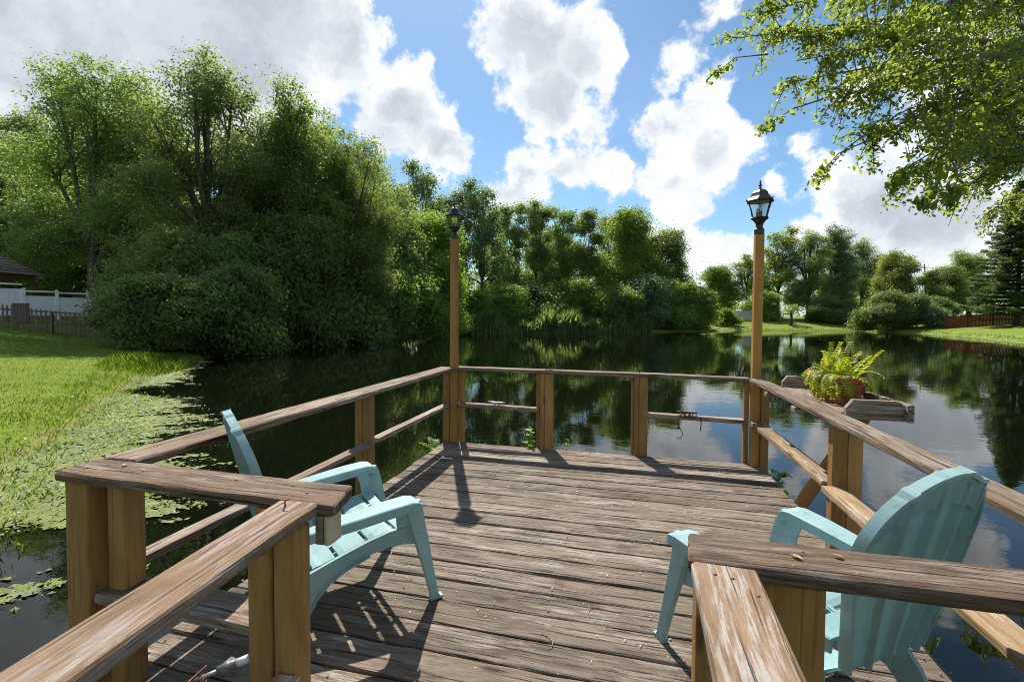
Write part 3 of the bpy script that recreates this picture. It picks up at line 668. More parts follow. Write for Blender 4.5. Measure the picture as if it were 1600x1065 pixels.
def build_pine():
    dep = 66; p = at(1588, dep); lat = (1588-800)/717.5*dep
    t = thing('pine_tree', 'tall dark pine with flat tiers of branches at the right edge behind the red fence', 'tree', (p.x, p.y, gz(lat, dep)), 0)
    H = 21.0; rg = np.random.default_rng(8); mb = MB(); mb.tube([(0, 0, -.3), (.05, 0, H*.5), (0, 0, H)], [.34, .2, .03], 8)
    Ps = []; Ns = []; z = 1.6
    while z < H-.4:
        Lm = 6.4*(1-z/H)**.8*rg.uniform(.85, 1.08)+.25; nb = 6; a0 = rg.uniform(0, 6.28)
        for k in range(nb):
            a = a0+k*6.283/nb+rg.uniform(-.12, .12); L = Lm*rg.uniform(.82, 1.08); d = np.array([math.cos(a), math.sin(a), 0]); s_ = np.array([-d[1], d[0], 0])
            tip = d*L + np.array([0, 0, z + L*.06]); mb.tube([(0, 0, z), tuple(d*L*.5+np.array([0, 0, z-.02*L])), tuple(tip)], [.05, .035, .012], 4, False)
            n = int(120*L); q = rg.uniform(.12, 1.02, n)**.85; wd = 1.15*(1-.5*q)*min(1, L/2.2)
            off = rg.uniform(-1, 1, n)*wd
            P = d*(q*L)[:, None] + s_*off[:, None]; P[:, 2] = z + L*(q*.10-.04*np.sin(q*3.1)) + rg.normal(size=n)*.13 + .12*np.abs(off)
            N = np.tile([0, 0, 1.0], (n, 1)) + .55*unit(n, rg); Ps.append(P); Ns.append(N/np.linalg.norm(N, axis=1, keepdims=True))
        z += .60 if z < H*.7 else .5
    P = np.concatenate(Ps); N = np.concatenate(Ns); V, F = leaf_quads(P, N, .44, rg, .28)
    link('crown', np_mesh('pine_crown', V, F), t, Matrix(), 'needle', True); link('trunk', mb.mesh('pine_trunk', True), t, Matrix(), 'bark', True)
build_pine()

# ------------------------------------------------------------------ grass, reeds and algae
def blades(P, h, w, rg, lean=.35):
    n = len(P); a = rg.uniform(0, 6.283, n); d = np.stack([np.cos(a), np.sin(a), np.zeros(n)], 1); s_ = np.stack([-d[:, 1], d[:, 0], d[:, 2]], 1)*w[:, None]*.5
    k = (lean*rg.uniform(.2, 1.3, n)*h)[:, None]; up = np.array([0, 0, 1.0])
    m_ = P + up*(h*.6)[:, None] + d*k*.35; e = P + up*(h*.97)[:, None] + d*k
    V = np.stack([P-s_, P+s_, m_+s_*.7, e, m_-s_*.7], 1).reshape(-1, 3); F = np.arange(5*n).reshape(-1, 5); return V, F

def W3(lat, dep, z): return np.stack([lat*CT+dep*ST, -lat*ST+dep*CT, z], 1)

def build_grass():
    rg = np.random.default_rng(3)
    # short lawn grass on the near left bank
    lat = rg.uniform(-26, -4, 150000); dep = rg.uniform(3, 27, 150000); s = sdist(lat, dep)
    keep = (s > .05) & (np.abs(lat/dep) < 4) & (rg.uniform(0, 1, len(s)) < np.clip(9/dep, .25, 1)); lat, dep, s = lat[keep], dep[keep], s[keep]
    z = ground_z(lat, dep); h = rg.uniform(.025, .06, len(s))*(1+.5*nz(lat, dep, 2)); V, F = blades(W3(lat, dep, z), h.clip(.02), rg.uniform(.012, .022, len(s)), rg, .8)
    tag(link('lawn_grass', np_mesh('lawn_grass', V, F), None, None, 'grass'), 'short mown grass on the left bank', 'grass', kind='stuff')
    # tall grass along the water's edge
    lat = rg.uniform(-19, -4, 120000); dep = rg.uniform(2, 26, 120000); s = sdist(lat, dep)
    cl = nz(lat, dep, .8) + .6*nz(lat+3, dep-2, 2.3); spur = np.exp(-((lat+14.4)/2.2)**2-((dep-19.2)/2.6)**2)
    keep = (s > -.5-spur*.5) & (s < .85+1.5*spur+.4*nz(lat, dep, 1.5)) & (cl+1.5*spur > -.15) & (rg.uniform(0, 1, len(s)) < .62); lat, dep = lat[keep], dep[keep]; spur = spur[keep]
    z = np.maximum(ground_z(lat, dep), ZW-.05); V, F = blades(W3(lat, dep, z), rg.uniform(.05, .15, len(lat))*(1+2.8*spur), rg.uniform(.008, .016, len(lat)), rg, .5)
    tag(link('tall_shore_grass', np_mesh('tall_shore_grass', V, F), None, None, 'grass'), 'tall bright grass at the edge of the left bank', 'grass', kind='stuff')
    # waterside weeds: rosettes of small leaves among the algae
    n = 15000; lat = rg.uniform(-11, -3.2, n); dep = rg.uniform(2.5, 13, n); s = sdist(lat, dep); keep = (s > -1.5) & (s < .9) & (nz(lat, dep, 1.7) > -.1) & (dep > 5.6+.6*nz(lat, dep, 3)); lat, dep = lat[keep], dep[keep]
    z = np.maximum(ground_z(lat, dep), ZW)+.02+rg.uniform(0, .10, len(lat)); N = unit(len(lat), rg); N[:, 2] = np.abs(N[:, 2])+.5; N /= np.linalg.norm(N, axis=1, keepdims=True)
    V, F = leaf_quads(W3(lat, dep, z), N, .05, rg, .6); tag(link('shore_weeds', np_mesh('shore_weeds', V, F), None, None, 'weed'), 'small leafy weeds in the shallows of the left bank', 'weeds', kind='stuff')
    # rough grass on the far banks
    lat = rg.uniform(36, 78, 60000); dep = rg.uniform(44, 100, 60000); s = sdist(lat, dep); keep = (s > .1) & (s < 1.2); lat, dep = lat[keep], dep[keep]
    V, F = blades(W3(lat, dep, ground_z(lat, dep)), rg.uniform(.1, .28, len(lat)), rg.uniform(.04, .08, len(lat)), rg, .8)
    tag(link('bank_grass', np_mesh('bank_grass', V, F), None, None, 'reed'), 'dry rough grass along the right bank', 'grass', kind='stuff')
    # reeds of the far shore
    n = 11000; px = 735+285*rg.beta(1.5, 1.5, n); dep = 56.5 + (px-720)/320*18 + rg.uniform(-3.4, 2.0, n); lat = (px-800)/717.5*dep; s = sdist(lat, dep); keep = (s > -2.6+.7*nz(lat, dep, 1.2)) & (s < 3)
    lat, dep, px = lat[keep], dep[keep], px[keep]; hh = (2.0 + .7*np.sin(px*.045) + .5*np.sin(px*.17+1) + .5*np.exp(-((px-880)/60)**2))*rg.uniform(.35, 1.12, len(px))
    V, F = blades(W3(lat, dep, np.maximum(ground_z(lat, dep), ZW-.1)), hh, rg.uniform(.07, .13, len(px)), rg, .34)
    tag(link('reeds', np_mesh('reeds', V, F), None, None, 'reed'), 'tall reeds standing along the far shore', 'reeds', kind='stuff')
    # dead stalks and roots at the waterline of the left and far shore
    mb = MB(); r2 = random.Random(2)
    for k in range(260):
        i = r2.choice([8, 9, 10, 11, 12, 13, 14]); a, b = SH[i], SH[i+1]; q = r2.random(); x, y = a+(b-a)*q; x += r2.uniform(-.3, .9); y += r2.uniform(-.9, .2); b0 = C(x, y, ZW-.1); L = r2.uniform(.4, 1.5)
        mb.tube([b0, b0+Vector((r2.uniform(-.5, .5), r2.uniform(-.5, .3), .6))*L, b0+Vector((r2.uniform(-1, 1), r2.uniform(-1, .3), r2.uniform(.4, 1.1)))*L], [.03, .022, .01], 3, False)
    tag(link('waterline_stalks', mb.mesh('waterline_stalks'), None, None, 'twig'), 'pale dead stalks and roots at the waterline under the trees', 'stalks', kind='stuff')
build_grass()

def build_algae():
    rg = np.random.default_rng(9); k = 6; a = np.arange(k)*2*np.pi/k
    def field(lat, dep):
        sd = sdist(lat, dep)
        wid = np.interp(dep, [0, 3, 4.5, 5.5, 6.5, 8, 10, 12, 15, 18, 22, 26], [.2, .8, 1.4, 1.9, 2.3, 2.6, 2.3, 2.0, 1.8, 1.4, 1.2, .5])
        fl = 1.15 + sd/wid + .32*nz(lat*.8, dep*1.7, 1.0) + .26*nz(lat*1.5, dep*3.5, 2.0) + .16*nz(lat*4, dep*8, 1.3) + .10*nz(lat*9, dep*15, 1.1)
        fl = fl - np.exp(-((lat+10.6)/1.5)**2-((dep-13.6)/.75)**2)*1.3 - np.exp(-((lat+5.0)/.9)**2-((dep-4.2)/.7)**2)*1.2
        return fl, sd
    Vs = []; Fs = []; base = 0
    for (l0, l1, d0, d1, st) in ((-8.5, -2.4, .5, 6.5, .034), (-12.5, -2.4, 6.5, 10.5, .055), (-19, -6, 10.5, 26, .10)):
        xs = np.arange(l0, l1, st); ys = np.arange(d0, d1, st); X, Y = np.meshgrid(xs, ys); nx, ny = len(xs), len(ys)
        Xc, Yc = X+st/2, Y+st/2; fl, sd = field(Xc, Yc); fl = fl + rg.normal(size=fl.shape)*.06
        kp = ((fl > .36) & (sd < .3))[:-1, :-1] & (rg.uniform(0, 1, (ny-1, nx-1)) < .96)
        Xj = X + rg.uniform(-.42, .42, X.shape)*st; Yj = Y + rg.uniform(-.42, .42, X.shape)*st
        Z = ZW + .004 + .012*np.clip(fl-.3, 0, 1)*(.6+.6*nz(X*6, Y*6, 1)) + rg.uniform(0, .012, X.shape)
        Vs.append(W3(Xj.ravel(), Yj.ravel(), Z.ravel())); i0 = (np.arange(nx-1)[None, :]+np.arange(ny-1)[:, None]*nx)[kp]+base
        Fs.append(np.stack([i0, i0+1, i0+1+nx, i0+nx], 1)); base += nx*ny
    V = np.concatenate(Vs); F = np.concatenate(Fs); used, inv = np.unique(F.ravel(), return_inverse=True); V = V[used]; F = inv.reshape(-1, 4)
    tag(link('floating_algae', np_mesh('floating_algae', V, F), None, None, 'algae'), 'yellow-green algae mat floating along the left bank', 'algae', kind='stuff')
    n = 60000; lat = rg.uniform(-14, -2.4, n); dep = rg.uniform(.8, 17, n); fl, sd = field(lat, dep); kp = (fl > .25) & (sd < .4) & (np.abs(lat/dep) < 1.6); lat, dep = lat[kp], dep[kp]; N = unit(len(lat), rg)*.7; N[:, 2] = 1; N /= np.linalg.norm(N, axis=1, keepdims=True)
    V, F = leaf_quads(W3(lat, dep, ZW+.012+rg.uniform(0, .02, len(lat))), N, .028, rg, .7)
    tag(link('duckweed', np_mesh('duckweed', V, F), None, None, 'weed_pale'), 'tiny pale leaves strewn over the floating algae', 'duckweed', kind='stuff')
    # thin pale scum line along the right bank
    n = 9000; i = rg.choice([15, 16, 17, 18, 19, 20, 21, 22, 23], n); q = rg.uniform(0, 1, n)[:, None]; P2 = SH[i]+(SH[(i+1) % len(SH)]-SH[i])*q; lat = P2[:, 0]-rg.uniform(-.2, 1, n)**2*1.2; dep = P2[:, 1]-rg.uniform(0, 1, n)*.7; P = W3(lat, dep, ZW+.006+rg.uniform(0, .01, n)); ang = a[None]+rg.uniform(0, 6.28, (n, 1)); rad = rg.uniform(.12, .4, (n, 1))*rg.uniform(.6, 1.2, (n, k)); V = np.repeat(P[:, None], k, 1); V[..., 0] += np.cos(ang)*rad; V[..., 1] += np.sin(ang)*rad
    tag(link('bank_algae', np_mesh('bank_algae', V.reshape(-1, 3), np.arange(n*k).reshape(-1, k)), None, None, 'algae'), 'pale scum line along the far right bank', 'algae', kind='stuff')
build_algae()

# ------------------------------------------------------------------ left: fences, gazebo, house
def fence_frame(px0, d0, px1, d1):
    a, b = at(px0, d0), at(px1, d1); return a, b, (b-a).normalized(), (b-a).length
def zat(p):
    lat = p.x*CT - p.y*ST; dep = p.x*ST + p.y*CT; return gz(lat, dep)

def build_left():
    a, b, d, L = fence_frame(-60, 24.5, 185, 25.5); z0 = zat(a)-.05; z1 = zat(b)-.05
    t = thing('picket_fence', 'weathered brown picket fence on the lawn in front of the white fence', 'fence', (a.x, a.y, z0), math.atan2(d.y, d.x))
    sl = (z1-z0)/L
    me = mesh('picket', [(-.045, -.01, 0), (.045, -.01, 0), (.045, .01, 0), (-.045, .01, 0), (-.045, -.01, 1.16), (.045, -.01, 1.16), (.045, .01, 1.16), (-.045, .01, 1.16), (0, -.01, 1.3), (0, .01, 1.3)],
              [(0, 1, 5, 8, 4), (3, 7, 9, 6, 2), (0, 4, 7, 3), (1, 2, 6, 5), (4, 8, 9, 7), (5, 6, 9, 8), (0, 3, 2, 1)]); me.materials.append(MAT['picket'])
    x = .1; k = 0
    while x < L:
        o = link('picket', me, t, Matrix.Translation((x, -.04, sl*x+.06+random.uniform(-.02, .02))) @ Matrix.Rotation(random.uniform(-.02, .02), 4, 'Y'), None, True)
        x += .232; k += 1
    for zz in (.32, .95):
        mb = MB(); mb.box((0, -.03, zz-.045), (L, .02, zz+.045)); me2 = mb.mesh('rail')
        link('rail', me2, t, Matrix(((1, 0, 0, 0), (0, 1, 0, .03), (sl, 0, 1, 0), (0, 0, 0, 1))), 'picket', True)
    for x in (1.6, 4.2, 6.9, L-.2):
        mb = MB(); mb.box((x-.06, .045, -.2), (x+.06, .165, 1.22)); link('post', mb.mesh('post'), t, Matrix.Translation((0, 0, sl*x)), 'picket', True)
    tg = thing('fence_gate', 'solid dark brown board gate set in the picket fence', 'gate', (a.x, a.y, z0), math.atan2(d.y, d.x))
    for i in range(6):
        mb = MB(); mb.box((2.45+i*.14, -.085, .1+.35*sl), (2.575+i*.14, -.062, 1.16)); link('board', mb.mesh('board'), tg, Matrix(), 'pole', True)
    # white vinyl fence, stepping down away from the camera
    a, b, d, L = fence_frame(-80, 27.0, 260, 36.0); z0 = zat(a); tv = thing('vinyl_fence', 'white vinyl panel fence stepping down behind the picket fence', 'fence', (a.x, a.y, z0), math.atan2(d.y, d.x))
    npan = 7; pw = L/npan
    for i in range(npan):
        x = i*pw; top = 2.05 - (.42 if i >= 2 else 0) - .05*max(0, i-2)
        mb = MB(); mb.box((x-.07, -.07, -.3), (x+.07, .07, top+.06)); mb.box((x-.09, -.09, top+.06), (x+.09, .09, top+.09)); mb.box((x-.05, -.05, top+.09), (x+.05, .05, top+.14)); link('post', mb.mesh('post'), tv, Matrix(), 'vinyl', True)
        for za, zb in ((top-.10, top), (.0, .16), (top-.42, top-.35)): mb = MB(); mb.box((x+.07, -.03, za), (x+pw-.07, .03, zb)); link('rail', mb.mesh('rail'), tv, Matrix(), 'vinyl', True)
        nb = 14
        for j in range(nb):
            w = (pw-.14)/nb; mb = MB(); mb.box((x+.07+j*w+.004, -.014, .16), (x+.07+(j+1)*w-.004, .014, top-.42)); link('board', mb.mesh('board'), tv, Matrix(), 'vinyl', True)
    # gazebo
    p = at(-36, 31.5); z0 = zat(p); tg = thing('gazebo', 'brown shingled timber gazebo behind the white fence at the left edge', 'gazebo', (p.x, p.y, z0), .25)
    hw = 2.3; ev = 2.55; ap = 4.6
    for sx in (-1, 1):
        for sy in (-1, 1):
            mb = MB(); mb.box((sx*1.9-.09, sy*1.9-.09, 0), (sx*1.9+.09, sy*1.9+.09, ev)); link('post', mb.mesh('post'), tg, Matrix(), 'timber', True)
            for ax in (0, 1):
                q = [Vector((sx*1.9, sy*1.9, ev-.75)), Vector((sx*1.9, sy*1.9, ev-.03))]; q[1][ax] -= (sx if ax == 0 else sy)*.75; mb = MB(); mb.tube(q, .06, 4); link('bracket', mb.mesh('bracket'), tg, Matrix(), 'timber', True)
    for sgn in (-1, 1):
        mb = MB(); mb.box((-2.6, sgn*1.9-.06, ev-.2), (2.75, sgn*1.9+.06, ev)); link('beam', mb.mesh('beam'), tg, Matrix(), 'timber', True)
        mb = MB(); mb.box((sgn*1.9-.06, -2.5, ev-.19), (sgn*1.9+.06, 2.5, ev+.01)); link('beam', mb.mesh('beam'), tg, Matrix(), 'timber', True)
    mb = MB(); mb.add([(-hw, -hw, ev+.03), (hw, -hw, ev+.03), (hw, hw, ev+.03), (-hw, hw, ev+.03), (0, 0, ap)], [(0, 1, 4), (1, 2, 4), (2, 3, 4), (3, 0, 4), (3, 2, 1, 0)]); rf = link('roof', mb.mesh('roof'), tg, Matrix(), 'timber', True)
    for side in range(4):
        Ms = Matrix.Rotation(side*math.pi/2, 4, 'Z')
        for c in range(10):
            h0 = c/10; h1 = (c+1.25)/10; y0 = -hw*(1-h0)-.05; y1 = -hw*(1-min(1, h1)); zz0 = ev+.05+(ap-ev)*h0+.05; zz1 = ev+.05+(ap-ev)*min(1, h1)+.01; wd = hw*(1-h0)+.05
            mb = MB(); v = [(-wd, y0, zz0), (wd, y0, zz0), (wd*(1-.11), y1, zz1), (-wd*(1-.11), y1, zz1)]; v += [(x_, y_+.01, z_-.04) for x_, y_, z_ in v]
            mb.add(v, [(0, 1, 2, 3), (4, 5, 1, 0), (7, 6, 5, 4), (5, 6, 2, 1), (4, 0, 3, 7)]); link('shingle', mb.mesh('shingle_course'), rf, Ms, 'shingle', True)
    # neighbouring house roof glimpsed through the leaves
    p = at(150, 52); z0 = zat(p); th = thing('house', 'low pale house with grey roof glimpsed behind the left fences', 'house', (p.x, p.y, z0), -TF+.1)
    mb = MB(); mb.box((-7, -3, -.3), (7, 5, 2.6)); link('wall', mb.mesh('wall'), th, Matrix(), 'concrete', True)
    mb = MB(); mb.add([(-7.6, -3.6, 2.6), (7.6, -3.6, 2.6), (7.6, 5.6, 2.6), (-7.6, 5.6, 2.6), (-5, 1, 4.4), (5, 1, 4.4)], [(0, 1, 5, 4), (1, 2, 5), (2, 3, 4, 5), (3, 0, 4), (3, 2, 1, 0)]); link('roof', mb.mesh('roof'), th, Matrix(), 'picket', True)
    for x in (-5, -2, 3):
        mb = MB(); mb.box((x-.6, -3.06, .9), (x+.6, -3.01, 2.1)); w = link('window', mb.mesh('window'), th, Matrix(), 'vinyl', True); mb = MB(); mb.box((x-.52, -3.075, .98), (x+.52, -3.063, 2.02)); link('pane', mb.mesh('pane'), w, Matrix(), 'black', True)
build_left()

# ------------------------------------------------------------------ right: wall, red fence, pole
def build_right():
    a, b, d, L = fence_frame(1106, 98, 1200, 99); z0 = zat((a+b)/2)-.3
    t = thing('garden_wall', 'pale grey garden wall behind the far lawn left of the right lamp post', 'wall', (a.x, a.y, z0), math.atan2(d.y, d.x))
    mb = MB(); mb.box((0, -.1, 0), (L, .1, 2.25)); link('wall_panel', mb.mesh('wall_panel'), t, Matrix(), 'concrete', True)
    mb = MB(); mb.box((-.05, -.16, 2.253), (L+.05, .16, 2.36)); link('coping', mb.mesh('coping'), t, Matrix(), 'concrete', True)
    a, b, d, L = fence_frame(1478, 74, 1640, 66); z0 = zat(a)-.1; z1 = zat(b)-.1; sl = (z1-z0)/L
    t = thing('red_fence', 'dark red board fence at the top of the right lawn', 'fence', (a.x, a.y, z0), math.atan2(d.y, d.x))
    Sh = Matrix(((1, 0, 0, 0), (0, 1, 0, 0), (sl, 0, 1, 0), (0, 0, 0, 1)))
    x = 0; mb = MB(); mb.box((0, -.012, 0), (.142, .012, 1.95)); me = mb.mesh('board'); me.materials.append(MAT['redfence'])
    while x < L: link('board', me, t, Sh @ Matrix.Translation((x, 0, random.uniform(-.01, .01))), None, True); x += .15
    for zz in (.25, 1.05, 1.75):
        mb = MB(); mb.box((0, -.07, zz), (L, -.014, zz+.1)); link('rail', mb.mesh('rail'), t, Sh, 'redfence', True)
    x = 0
    while x < L:
        mb = MB(); mb.box((-.06, -.16, -.2), (.06, -.072, 2.05)); link('post', mb.mesh('post'), t, Sh @ Matrix.Translation((x, 0, 0)), 'redfence', True); x += 2.6
    p = at(1447, 118); t = thing('utility_pole', 'leaning wooden utility pole with crossarm above the right bushes', 'utility pole', (p.x, p.y, 1.5), -TF)
    mb = MB(); mb.tube([(0, 0, 0), (-.5, 0, 7), (-1.0, 0, 14.2)], [.22, .2, .15], 8); link('pole', mb.mesh('pole', True), t, Matrix(), 'pole', True)
    mb = MB(); mb.box((-2.1, -.07, 13.3), (.2, .07, 13.45)); link('crossarm', mb.mesh('crossarm'), t, Matrix(), 'pole', True)
    for dz, x1 in ((13.55, -2.0), (13.55, -.2), (12.2, -.9)):
        for sgn in (-1, 1):
            mb = MB(); pts = []
            for k in range(13):
                q = k/12; pts.append((x1+sgn*60*q, 8*q*sgn, dz-2.2*4*q*(1-q)*.6)); 
            mb.tube(pts, .022, 3, False); link('wire', mb.mesh('wire'), t, Matrix(), 'wire', True)
build_right()

# ------------------------------------------------------------------ overhanging oak branches (upper right)
def ray(px, py, dep):
    v = Matrix.Rotation(-TF, 3, 'Z') @ (f + r*((px-800)/717.5) + u*((518-py)/717.5)); return Vector((0, 0, 1.65)) + v*dep
def build_overhang():
    lat, dep = 20.5, 11.5; p = C(lat, dep); z0 = gz(lat, dep)
    t = thing('oak_tree', 'overhanging oak with sunlit yellow-green leafy branches reaching over the dock', 'tree', (p.x, p.y, z0), 0)
    rg = random.Random(12); ng = np.random.default_rng(12)
    fork = Vector((p.x-.6, p.y-.3, z0+3.2))
    mb = MB(); mb.tube([p+Vector((0, 0, z0-.5)), p+Vector((-.1, 0, z0+1.2)), fork], [.55, .42, .36], 10); link('trunk', mb.mesh('oak_trunk', True), t, Matrix(), 'bark')
    # limbs: where each crosses the right or upper rim of the view, and the tip it reaches
    limbs_ = [((1680, 60, 9.5), (1150, 60, 6.6)), ((1690, -40, 8.6), (1190, 20, 6.0)), ((1680, 120, 9.0), (1230, 130, 6.4)), ((1680, 180, 8.6), (1345, 215, 6.0)), ((1700, 0, 8.0), (1330, -10, 5.2)),
              ((1690, 220, 8.0), (1430, 265, 5.6)), ((1700, 150, 7.6), (1400, 120, 5.4)), ((1720, 90, 7.0), (1480, 200, 5.0)), ((1700, 260, 8.2), (1560, 250, 6.2)), ((1720, -80, 7.6), (1430, 40, 4.8)),
              ((1700, 30, 8.8), (1260, 60, 6.8)), ((1720, 60, 6.6), (1560, 90, 4.6)), ((1700, 210, 9.4), (1500, 300, 6.0)), ((1690, -120, 9.0), (1260, -60, 6.4)), ((1700, 300, 11.0), (1545, 330, 9.0)),((1690,80,7.5),(1300,160,5.7)),((1690,100,8.2),(1245,95,6.2)),((1690,180,7.2),(1420,170,5.5)),((1700,130,9.0),(1360,60,7.0)),((1690,240,8.5),(1470,215,6.4)),((1690,150,8.0),(1540,180,6.0)),((1700,-20,8.0),(1550,10,6.0))]
    wood_ = MB(); P = []; twigs = []
    for (a, b) in limbs_:
        A, B = ray(*a), ray(*b); st = fork+Vector((0, 0, rg.uniform(0, .8))); sag = Vector((0, 0, .35))
        pts = [st, st.lerp(A, .6)+Vector((0, 0, .8)), A, A.lerp(B, .35)+sag, A.lerp(B, .7)+sag*.8, B]; rad = [.13, .09, .06, .034, .018, .006]; wood_.tube(pts, rad, 6, False)
        L = (B-A).length; nsub = int(20+L*11)
        for k in range(nsub):
            q = rg.random()**.8; s = A.lerp(B, q)+sag*(4*q*(1-q))*.6; dirv = (B-A).normalized()*rg.uniform(.2, 1.0)+Vector((rg.uniform(-1, 1), rg.uniform(-1, 1), rg.uniform(-1.3, .6)))
            dirv.normalize(); ln = rg.uniform(.25, .8)*(1.15-.45*q); e = s+dirv*ln+Vector((0, 0, -.08)); md = s.lerp(e, .5)+Vector((0, 0, .05)); wood_.tube([s, md, e], [.011, .007, .0035], 3, False)
            twigs.append((s, md, e))
    # long bare sprigs hanging below the canopy
    for a, b, c_ in (((1400, 200, 5.8), (1310, 240, 5.6), (1272, 282, 5.5)), ((1540, 230, 5.2), (1470, 275, 5.0), (1440, 322, 4.9)), ((1300, 150, 6.2), (1240, 170, 6.1), (1185, 203, 6.0)), ((1200, 85, 6.6), (1150, 90, 6.5), (1108, 122, 6.4)),((1560,240,5.2),(1500,270,5.0),(1482,318,4.9)),((1520,200,5.6),(1420,260,5.3),(1392,285,5.2))):
        A, B, D = ray(*a), ray(*b), ray(*c_); wood_.tube([A, B, D], [.012, .007, .003], 4, False); twigs.append((B, B.lerp(D, .5), D)); twigs.append((B.lerp(D, .4), B.lerp(D, .7), D+Vector((.02, 0, -.04))))
    link('branch', wood_.mesh('oak_branches', True), t, Matrix(), 'barkl')
    P = []; N = []
    for (s, md, e) in twigs:
        n = rg.choice([10, 18, 28, 42, 56])
        for k in range(n):
            q = rg.uniform(.15, 1.05); b = s.lerp(md, q*2) if q < .5 else md.lerp(e, q*2-1); P.append(b+Vector((rg.gauss(0, .042), rg.gauss(0, .042), rg.gauss(0, .042)-.01)))
    P = np.array(P); print('overhang leaves', len(P)); N = unit(len(P), ng); N[:, 2] += .35; N /= np.linalg.norm(N, axis=1, keepdims=True)
    V, F = leaf_quads(P, N, .060, ng, .5, .5, True)
    o = link('crown', np_mesh('oak_leaves', V, F), t, Matrix(), 'leaf_oak'); o['kind'] = 'stuff'
    # the largest hanging leaves, one by one
    V, F = leaf_quads(np.zeros((1, 3)), np.array([[0, 0, 1.0]]), .085, np.random.default_rng(1), .5, 0, True); lm = np_mesh('leaf', V, F); lm.materials.append(MAT['leaf_oak'])
    for (s, md, e) in twigs[-14:]:
        for k in range(11):
            q = rg.random(); b = s.lerp(e, q)+Vector((rg.gauss(0, .04), rg.gauss(0, .04), rg.gauss(0, .03)-.02)); M_ = Matrix.Translation(b) @ Matrix.Rotation(rg.uniform(0, 6.3), 4, 'Z') @ Matrix.Rotation(rg.gauss(.9, .5), 4, 'X') @ Matrix.Rotation(rg.uniform(-.6, .6), 4, 'Y') @ Matrix.Scale(rg.uniform(.8, 1.25), 4)
            link('leaf', lm, t, M_)
build_overhang()

# ------------------------------------------------------------------ the dock
DL, DR, DF, DN = -2.29, 1.505, 5.65, 1.02
def build_dock():
    t = thing('dock', 'weathered grey-brown plank dock standing in the pond', 'dock', (0, 3.4, 0))
    pitch_ = .2; v = DF; k = 0; rg = random.Random(3)
    while v > -3.0:
        w = .186; v1 = v; v0 = v-w
        if v0 > DN-.1: x0, x1 = DL+rg.uniform(-.012, .012), DR+rg.uniform(-.012, .012)
        else: x0, x1 = -1.2, .42
        dz = rg.uniform(-.004, .004)
        beam('deck_board', t, 'deck', (x0, (v0+v1)/2, -.021+dz), (x1, (v0+v1)/2+rg.uniform(-.004, .004), -.021+dz+rg.uniform(-.002, .002)), w+rg.uniform(-.005, .004), .042, rr=.009, jit=.0035, bow=.0015)
        v -= pitch_; k += 1
    for x in (DL+.03, DL+1.0, -.4, .55, DR-.03): beam('joist', t, 'deck', (x, DN-.1, -.144), (x, DF-.02, -.144), .04, .19)
    beam('joist', t, 'deck', (DL+.01, DF-.04, -.145), (DR-.01, DF-.04, -.145), .04, .19)
    beam('joist', t, 'deck', (-1.1, DN-.14, -.144), (-1.1, -3, -.144), .04, .19); beam('joist', t, 'deck', (.32, DN-.14, -.144), (.32, -3, -.144), .04, .19)
    for x in (DL+.2, -.4, DR-.2):
        for y in (1.4, 3.4, 5.3): post(t, x-.07, x+.07, y-.07, y+.07, -1.9, -.245, 'post', 'pile')
    # rows of nail heads over the joists
    mb = MB()
    v = DF-.05
    while v > DN:
        for x in (DL+.06, DL+1.0, -.4, .55, DR-.06):
            for dv in (0, -.095): mb.lathe([(.0045, -.003), (.0055, .002), (.003, .0035)], 6, Matrix.Translation((x+rg.uniform(-.012, .012), v+dv+rg.uniform(-.01, .01), .001)))
        v -= pitch_
    o = link('nail_heads', mb.mesh('nail_heads'), t, Matrix(), 'nail'); o['kind'] = 'stuff'
    # litter
    ng = np.random.default_rng(14); n = 420; P = np.stack([ng.uniform(DL, DR, n), ng.uniform(1.1, DF, n), ng.uniform(.006, .014, n)], 1); N = unit(n, ng)*.35; N[:, 2] = 1; N /= np.linalg.norm(N, axis=1, keepdims=True)
    V, F = leaf_quads(P, N, .016, ng, .5); tag(link('leaf_litter', np_mesh('leaf_litter', V, F), None, None, 'litter'), 'pale seeds and leaf scraps scattered on the deck boards', 'litter', kind='stuff')
    mb = MB()
    for (x, y) in ((-.12, 2.62), (.18, 2.42), (.30, 2.30), (-.6, 3.2), (.7, 3.4), (.1, 4.3), (.98, 1.95), (-.35, 2.2)):
        a = rg.uniform(0, 6); pts = [(x+.05*k*math.cos(a+k*.35)*.6, y+.05*k*math.sin(a+k*.35)*.6, .008+.006*math.sin(k)) for k in range(5)]; mb.tube(pts, .0022, 4, False)
    tag(link('dry_stems', mb.mesh('dry_stems'), None, None, 'twig'), 'thin dry curled stems lying on the deck boards', 'stems', kind='stuff')
build_dock()

ZT = .985; CTK = .045; ZC = ZT-CTK/2; ZB = ZT-CTK
def railing(label, loc): return thing('railing', label, 'railing', loc)
def nails(parent, pts):
    for (x, y, z) in pts:
        mb = MB(); mb.lathe([(.0045, -.004), (.0055, .0015), (.003, .0035)], 8); link('nail', mb.mesh('nail'), parent, Matrix.Translation((x, y, z)), 'nail')

